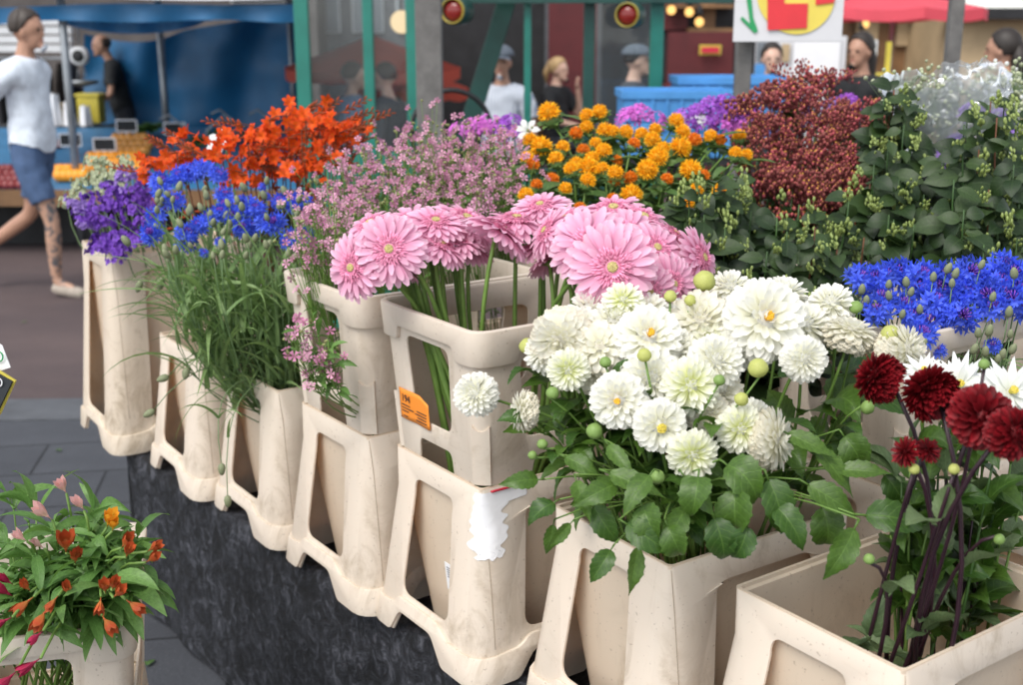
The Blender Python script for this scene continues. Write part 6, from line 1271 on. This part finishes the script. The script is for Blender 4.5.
def person(label, loc, h, face, skin='skin', shirt='white_shirt', legs='dark_trousers', hair='hair_dark', style='short', shorts=False, lean=0, arms=None, feet=None, seated=False, turn=0, tattoo=False, cap=None, sleeve=.55, sink=0):
    """standing figure of height h whose face looks along the ground angle `face` (0 = +X)"""
    t = thing('person', label, 'person', loc, None, face - PI / 2); k = h / 1.76; S3 = lambda x, y, z: V((x, y, z)) * k
    hipz = .92; L = lambda y, z: (y + math.sin(lean) * (z - hipz) if z > hipz else y, hipz + (z - hipz) * math.cos(lean) if z > hipz else z)
    def U(x, y, z): yy, zz = L(y, z); return S3(x, yy, zz)
    arms = arms or {-1: ((.25, -.02, 1.14), (.25, .10, .90)), 1: ((.25, -.02, 1.14), (.25, .10, .90))}
    feet = feet or {-1: ((.10, .03, .50), (.10, 0, .09), (.11, .16, .035)), 1: ((.10, .03, .50), (.10, 0, .09), (.11, .16, .035))}
    if seated: feet = {s_: ((.10, .44, .50 + hipz - .92), (.10, .42, .10), (.11, .58, .04)) for s_ in (-1, 1)}
    pts = {'pel': (U(0, 0, .96), (.145 * k, .105 * k)), 'sp': (U(0, .01, 1.14), (.130 * k, .098 * k)), 'ch': (U(0, 0, 1.34), (.150 * k, .110 * k)), 'nk0': (U(0, -.015, 1.47), (.062 * k, .06 * k)), 'nk': (U(0, .005, 1.55), .052 * k), 'hd': (U(0, .02, 1.62), .06 * k)}; E = [('pel', 'sp'), ('sp', 'ch'), ('ch', 'nk0'), ('nk0', 'nk'), ('nk', 'hd')]
    for s_ in (-1, 1):
        n_ = str(s_); el, wr = arms[s_]; kn, an, to = feet[s_]; W = lambda q: U(s_ * q[0], q[1], q[2])
        e_, w_ = W(el), W(wr); d = (w_ - e_).normalized(); sd_ = d.orthogonal().normalized(); ot = d.cross(sd_)
        pts.update({'sh' + n_: (U(s_ * .175, -.01, 1.42), .062 * k), 'ua' + n_: (U(s_ * .175, -.01, 1.42).lerp(e_, .5), .050 * k), 'el' + n_: (e_, .040 * k), 'fa' + n_: (e_.lerp(w_, .35), .040 * k), 'wr' + n_: (w_, .026 * k), 'pm' + n_: (w_ + d * .055 * k, (.036 * k, .018 * k)),
                    'hp' + n_: (S3(s_ * .09, 0, .88), .092 * k), 'th' + n_: (S3(s_ * .09, 0, .88).lerp(S3(s_ * kn[0], kn[1], kn[2]), .5), .078 * k), 'kn' + n_: (S3(s_ * kn[0], kn[1], kn[2]), .054 * k), 'cf' + n_: (S3(s_ * kn[0], kn[1], kn[2]).lerp(S3(s_ * an[0], an[1], an[2]), .33), .056 * k), 'an' + n_: (S3(s_ * an[0], an[1], an[2]), .036 * k), 'to' + n_: (S3(s_ * to[0], to[1], to[2]), .034 * k)})
        E += [('ch', 'sh' + n_), ('sh' + n_, 'ua' + n_), ('ua' + n_, 'el' + n_), ('el' + n_, 'fa' + n_), ('fa' + n_, 'wr' + n_), ('wr' + n_, 'pm' + n_), ('pel', 'hp' + n_), ('hp' + n_, 'th' + n_), ('th' + n_, 'kn' + n_), ('kn' + n_, 'cf' + n_), ('cf' + n_, 'an' + n_), ('an' + n_, 'to' + n_)]
        for q in range(4):
            f = 'f%d' % q + n_; base = w_ + d * .075 * k + sd_ * (q - 1.5) * .017 * k; l = (.070, .082, .076, .058)[q] * k
            pts[f + 'a'] = (base, .0095 * k); pts[f + 'b'] = (base + d * l * .5 + ot * .010 * k, .0088 * k); pts[f + 'c'] = (base + d * l * .9 + ot * .03 * k, .0075 * k); E += [('pm' + n_, f + 'a'), (f + 'a', f + 'b'), (f + 'b', f + 'c')]
        pts['tb' + n_] = (w_ + d * .04 * k + sd_ * -.040 * k, .011 * k); pts['tc' + n_] = (w_ + d * .085 * k + sd_ * -.055 * k + ot * .01 * k, .009 * k); E += [('wr' + n_, 'tb' + n_), ('tb' + n_, 'tc' + n_)]
    # head with brow, nose, chin, ears
    hc = U(0, .035, 1.655); HX = Matrix.Translation(hc) @ rz(turn) @ Matrix.Rotation(-lean * .4, 4, 'X') @ Matrix.Diagonal((k, k, k, 1)); b = MB(); b.X = HX
    b.ball((0, -.01, .02), .098, 16, sc=(.80, 1.0, 1.02)); b.ball((0, .035, -.045), .065, 12, sc=(.80, .75, 1.0)); b.ball((0, .088, -.018), .016, 8, sc=(.8, 1.1, 1.6)); b.ball((0, .078, -.092), .022, 8); b.ball((0, .078, .025), .03, 8, sc=(1.6, .5, .4))
    for s_ in (-1, 1): b.ball((s_ * .078, -.005, -.01), .026, 8, sc=(.35, .7, 1.1))
    hm = b.mesh('h', skin, True); body = grow('body', pts, E, 'pel', .0125, hm); body.materials.clear(); body.materials.append(M[skin]); body.materials.append(M['tattoo'])
    if tattoo:
        for p in body.polygons:
            if p.center.z < .62 * k and p.center.y > .0: p.material_index = 1
    bo = put('body', body, t)
    # clothes: loose shells that follow the body, cut by limb
    import numpy as np
    co_ = np.empty(len(body.vertices) * 3); body.vertices.foreach_get('co', co_); co_ = co_.reshape(-1, 3); best = np.full(len(co_), 1e9); own = np.zeros(len(co_), int); tt = np.zeros(len(co_))
    for ei, (a, c) in enumerate(E):
        A, C = np.array(pts[a][0]), np.array(pts[c][0]); d_ = C - A; tq = np.clip(((co_ - A) @ d_) / max(1e-9, d_ @ d_), 0, 1); f_ = lambda r: max(r) if isinstance(r, tuple) else r
        ds = np.linalg.norm(co_ - A - tq[:, None] * d_, axis=1) / (f_(pts[a][1]) * (1 - tq) + f_(pts[c][1]) * tq)
        q = ds < best; best[q] = ds[q]; own[q] = ei; tt[q] = tq[q]
    def cloth(name, lim, off, mat, sm=6, zmin=None):
        """lim: {edge: (t0, t1)} parts of the limbs that the garment covers"""
        ok = np.zeros(len(co_), bool)
        for e, (a, c) in lim.items():
            ei = E.index(e); ok |= (own == ei) & (tt >= a) & (tt <= c)
        if zmin is not None: ok &= co_[:, 2] > zmin
        bm = bmesh.new(); bm.from_mesh(body); bm.verts.ensure_lookup_table(); bm.normal_update()
        for v in bm.verts: v.co += v.normal * off * k
        bmesh.ops.delete(bm, geom=[v for v in bm.verts if not ok[v.index]], context='VERTS')
        for _ in range(sm): bmesh.ops.smooth_vert(bm, verts=bm.verts, factor=.5, use_axis_x=True, use_axis_y=True, use_axis_z=True)
        for v in bm.verts: v.co += v.normal * .006 * noise.noise(v.co * 16)
        me = bpy.data.meshes.new(name); bm.to_mesh(me); bm.free(); me.materials.clear(); me.materials.append(M[mat]); me.polygons.foreach_set('material_index', [0] * len(me.polygons)); me.polygons.foreach_set('use_smooth', [True] * len(me.polygons))
        o = put(name, me, t); md = o.modifiers.new('s', 'SOLIDIFY'); md.thickness = .006; md.offset = 1; return o
    lim = {('pel', 'sp'): (0, 1), ('sp', 'ch'): (0, 1), ('ch', 'nk0'): (0, .62)}; hipcut = .30
    for n_ in ('-1', '1'):
        lim.update({('ch', 'sh' + n_): (0, 1), ('sh' + n_, 'ua' + n_): (0, 1), ('ua' + n_, 'el' + n_): (0, 1 if sleeve >= 1 else .45), ('pel', 'hp' + n_): (0, .8), ('hp' + n_, 'th' + n_): (0, .12)})
        if sleeve >= 1: lim.update({('el' + n_, 'fa' + n_): (0, 1), ('fa' + n_, 'wr' + n_): (0, .9)})
    cloth('shirt', lim, .024, shirt, 8, (.90 if shorts else .84) * k)
    lim = {('pel', 'sp'): (0, .3)}
    for n_ in ('-1', '1'):
        lim.update({('pel', 'hp' + n_): (0, 1), ('hp' + n_, 'th' + n_): (0, 1), ('th' + n_, 'kn' + n_): (0, .45 if shorts else 1)})
        if not shorts: lim.update({('kn' + n_, 'cf' + n_): (0, 1), ('cf' + n_, 'an' + n_): (0, .92)})
    cloth('shorts' if shorts else 'trousers', lim, .014, legs, 3)
    for n_ in ('-1', '1'):
        a_, t_ = pts['an' + n_][0], pts['to' + n_][0]; q = {'h': (a_ + (a_ - t_) * .25 - V((0, 0, .045 * k)), .042 * k), 'm': (a_.lerp(t_, .5) - V((0, 0, .02 * k)), .046 * k), 't': (t_ + (t_ - a_) * .25, .040 * k)}
        sh_ = put('shoe', grow('shoe', q, [('h', 'm'), ('m', 't')], 'm', .009), t); sh_.data.materials.append(M['shoe'])
    b = MB(); b.X = HX
    for s_ in (-1, 1): b2 = MB(); b2.X = HX; b2.ball((s_ * .032, .082, .006), .0105, 8, sc=(1.2, .5, .7)); b2.build('eye', 'eye_dark', t)
    b.ball((0, .086, -.060), .017, 8, sc=(1.3, .4, .32)); b.build('mouth', 'lip', t)
    if style != 'bald':
        b = MB(); b.X = HX @ Matrix.Translation((0, -.022, .036)); r = .099; long_ = style in ('long', 'pony')
        def cap_(i, j):
            a = 2 * PI * i; front = max(0, math.sin(a)); th = j * (.98 + (1 - front) ** 1.3 * (1.05 if not long_ else 1.25) + .10 * noise.noise(V((a * 5, 1, 2)))); jx = 1 + .08 * noise.noise(V((math.cos(a) * 9, math.sin(a) * 9, j * 12))); return (r * .84 * math.sin(th) * math.cos(a) * jx, r * 1.02 * math.sin(th) * math.sin(a) * jx, r * 1.02 * math.cos(th))
        b.sheet(cap_, 28, 10); o = b.build('hair', hair, t); o.modifiers.new('s', 'SOLIDIFY').thickness = .005
        if style == 'long': b = MB(); b.X = HX; b.tube([(0, -.085, .04), (0, -.115, -.05), (.0, -.12, -.16), (.0, -.11, -.27)], [.05, .062, .055, .02], n=12); b.build('hair_length', hair, o).matrix_local = Matrix()
        if style == 'pony': b = MB(); b.X = HX; b.ball((0, -.11, .06), .045, 10); b.tube([(0, -.13, .05), (0, -.17, -.03), (0, -.16, -.14)], [.03, .034, .010], n=10); b.build('ponytail', hair, o)
    else:
        b = MB(); b.X = HX @ Matrix.Translation((0, -.014, .026)); b.sheet(lambda i, j: (.0835 * math.sin(1.1 + j * .9) * math.cos(PI + PI * i), .101 * math.sin(1.1 + j * .9) * math.sin(PI + PI * i), .10 * math.cos(1.1 + j * .9)), 20, 6); b.build('hair', hair, t)
    if cap:
        b = MB(); b.X = HX @ Matrix.Translation((0, -.02, .045)); b.sheet(lambda i, j: (.098 * math.sin(j * 1.5) * math.cos(2 * PI * i), .118 * math.sin(j * 1.5) * math.sin(2 * PI * i), .088 * math.cos(j * 1.5)), 24, 8); o = b.build('cap', cap, t); b = MB(); b.X = HX; b.sheet(lambda i, j: ((i - .5) * .16, .08 + .085 * j * (1 - (2 * i - 1) ** 2 * .6), .058 - .02 * j - .02 * (2 * i - 1) ** 2), 10, 4); b.build('peak', cap, o); o.modifiers.new('s', 'SOLIDIFY').thickness = .006
    return t, k, HX
def spot(u, Y, z=0): q = P(u, 100, Y); return (q.x, Y, z)
# the walking man, striding to the right, weight on the tattooed front leg
person('man in white polo and denim shorts walking right, cut by the left edge', spot(27, 7.55, -.04), 1.74, math.radians(-8), 'skin_tan', 'white_shirt', 'denim', 'hair_grey', 'short', True, lean=.03,
       arms={-1: ((.24, -.10, 1.15), (.23, -.10, .92)), 1: ((.25, -.24, 1.17), (.20, -.30, .93))}, feet={1: ((.09, .14, .50), (.09, .13, .09), (.10, .29, .035)), -1: ((.09, -.10, .50), (.09, -.46, .26), (.10, -.42, .11))}, tattoo=True)
person('shaven headed man in black T-shirt bending over the blue fruit stall', spot(124, 11.95 + .45, -.04), 1.60, math.radians(200), 'skin_tan', 'black_shirt', 'dark_trousers', 'hair_grey', 'bald', lean=.22, arms={-1: ((.26, .10, 1.12), (.22, .36, 1.0)), 1: ((.26, .10, 1.12), (.22, .36, 1.0))})
person('man in grey cap and striped white shirt behind the grey post', spot(503, 8.2, -.04), 1.52, math.radians(250), 'skin_tan', 'striped', 'dark_trousers', 'hair_grey', 'short', cap='grey_cap', turn=.3)
tc = spot(560, 12.3, -.04)
def chair(label, loc, face):
    t = thing('cafe_chair', label, 'chair', loc, 'cafe chairs', face - PI / 2); b = MB(); b.box((-.2, -.2, .42), (.2, .2, .45)); b.build('seat', 'brown', t, smooth=False, bevel=.006)
    for sx in (-1, 1):
        for sy in (-1, 1): b = MB(); b.tube([(sx * .18, sy * .18, 0), (sx * .17, sy * .17, .42)], .014, n=6); b.build('leg', 'dark', t)
    b = MB(); b.sheet(lambda i, j: (-.19 + .38 * i, -.20 - .04 * (1 - (2 * i - 1) ** 2) - .05 * j, .55 + .33 * j), 8, 3); o = b.build('backrest', 'brown', t); o.modifiers.new('s', 'SOLIDIFY').thickness = .015
    for sx in (-1, 1): b = MB(); b.tube([(sx * .17, -.18, .452), (sx * .18, -.225, .7)], .012, n=6); b.build('upright', 'dark', t)
def sitter(label, u, Y, face, **kw):
    x, y, z = spot(u, Y, -.04); k = kw.get('h', 1.66) / 1.76; chair('brown chair under the ' + label.split(',')[0].split(' sitting')[0], (x, y, z), face); kw.pop('h', None)
    return person(label, (x, y, z - .92 * k + .54), 1.66, face, seated=True, feet=None, **kw)
def seat_feet(): return None
# seated guests: the body is lowered so that the seat carries it
def seated_person(label, u, Y, face, **kw):
    x, y, z = spot(u, Y, -.04); k = 1.66 / 1.76; chair('brown cafe chair carrying the ' + label.split(' sitting')[0], (x, y, z), face); dz = (.92 * k - .56)
    t, kk, HX = person(label, (x, y, z - dz), 1.66, face, feet={s_: ((.10, .42, .90), (.11, .44, (dz + .09) / k), (.12, .58, (dz + .04) / k)) for s_ in (-1, 1)}, **kw); return t
seated_person('blond woman in black top sitting with a hand at her face', 557, 12.2, math.radians(-35), shirt='black_shirt', hair='hair_blond', style='pony', arms={-1: ((.24, .16, 1.16), (.10, .20, 1.46)), 1: ((.25, .12, 1.15), (.12, .34, 1.10))})
seated_person('guest in light blue shirt sitting behind the left glass panes', 352, 10.4, math.radians(20), shirt='blue_shirt', sleeve=1.0)
seated_person('guest in dark blue clothes sitting at the right behind the glass', 388, 10.2, math.radians(160), shirt='dark_jacket', sleeve=1.0)
person('woman in dark jacket with grey cap behind the right glass pane', spot(634, 8.6, -.04), 1.52, math.radians(-15), shirt='dark_jacket', hair='hair_dark', style='short', cap='grey_cap', sleeve=1.0, arms={-1: ((.25, .02, 1.14), (.22, .26, 1.08)), 1: ((.25, .02, 1.14), (.22, .26, 1.08))})
person('woman with tied dark hair looking over the blue crates', spot(770, 8.8, -.04), 1.53, math.radians(-95), shirt='dark_jacket', hair='hair_dark', style='pony', sleeve=1.0)
person('person with long dark hair and black top under the parasol', spot(860, 7.9, -.04), 1.60, math.radians(222), shirt='black_shirt', hair='hair_dark', style='long', skin='skin_tan')
person('person with ruffled dark hair at the far right edge', spot(1003, 7.2, -.04), 1.62, math.radians(150), shirt='white_shirt', hair='hair_dark', style='long', skin='skin_tan')
# ------------------------------------------------------------------ light, sky, camera
W = bpy.data.worlds.new('World'); S.world = W; W.use_nodes = True; nt = W.node_tree; nt.nodes.clear()
sky = nt.nodes.new('ShaderNodeTexSky'); sky.sky_type = 'NISHITA'; sky.sun_disc = False
EL, AZ = math.radians(52), math.radians(215)      # AZ clockwise from +Y: the sun stands behind the camera to the left
sky.sun_elevation = EL; sky.sun_rotation = AZ; sky.air_density = 1.0; sky.dust_density = 1.0; sky.ozone_density = 1.0
hs = nt.nodes.new('ShaderNodeHueSaturation'); hs.inputs['Saturation'].default_value = .28
bg = nt.nodes.new('ShaderNodeBackground'); bg.inputs['Strength'].default_value = .122; wo = nt.nodes.new('ShaderNodeOutputWorld')
nt.links.new(sky.outputs[0], hs.inputs['Color']); nt.links.new(hs.outputs[0], bg.inputs[0]); nt.links.new(bg.outputs[0], wo.inputs[0])
sl = bpy.data.lights.new('sun', 'SUN'); sl.energy = 1.3; sl.angle = math.radians(34); sl.color = (1, .95, .88)
so = bpy.data.objects.new('sun', sl); COL.objects.link(so)
sd = V((math.sin(AZ) * math.cos(EL), math.cos(AZ) * math.cos(EL), math.sin(EL))); so.rotation_euler = sd.to_track_quat('Z', 'Y').to_euler()
cam = bpy.data.cameras.new('camera'); co = bpy.data.objects.new('camera', cam); COL.objects.link(co)
co.location = (0, 0, CAMH); co.rotation_euler = (PI / 2 - PITCH, 0, 0)
cam.sensor_width = 36; cam.sensor_fit = 'HORIZONTAL'; cam.lens = 36 * FPX / 1024; cam.clip_end = 1000; cam.clip_start = .05
cam.dof.use_dof = True; cam.dof.focus_distance = 1.95; cam.dof.aperture_fstop = 4.5
S.camera = co
S.render.resolution_x, S.render.resolution_y = 1024, 686
vs = S.view_settings; vs.view_transform = 'Standard'; vs.look = 'None'; vs.exposure = EXPOSURE; vs.gamma = 1; vs.use_curve_mapping = False
S.cycles.use_denoising = True; S.cycles.max_bounces = 8; S.cycles.transparent_max_bounces = 16
S.cycles.use_adaptive_sampling = True; S.cycles.adaptive_threshold = .015
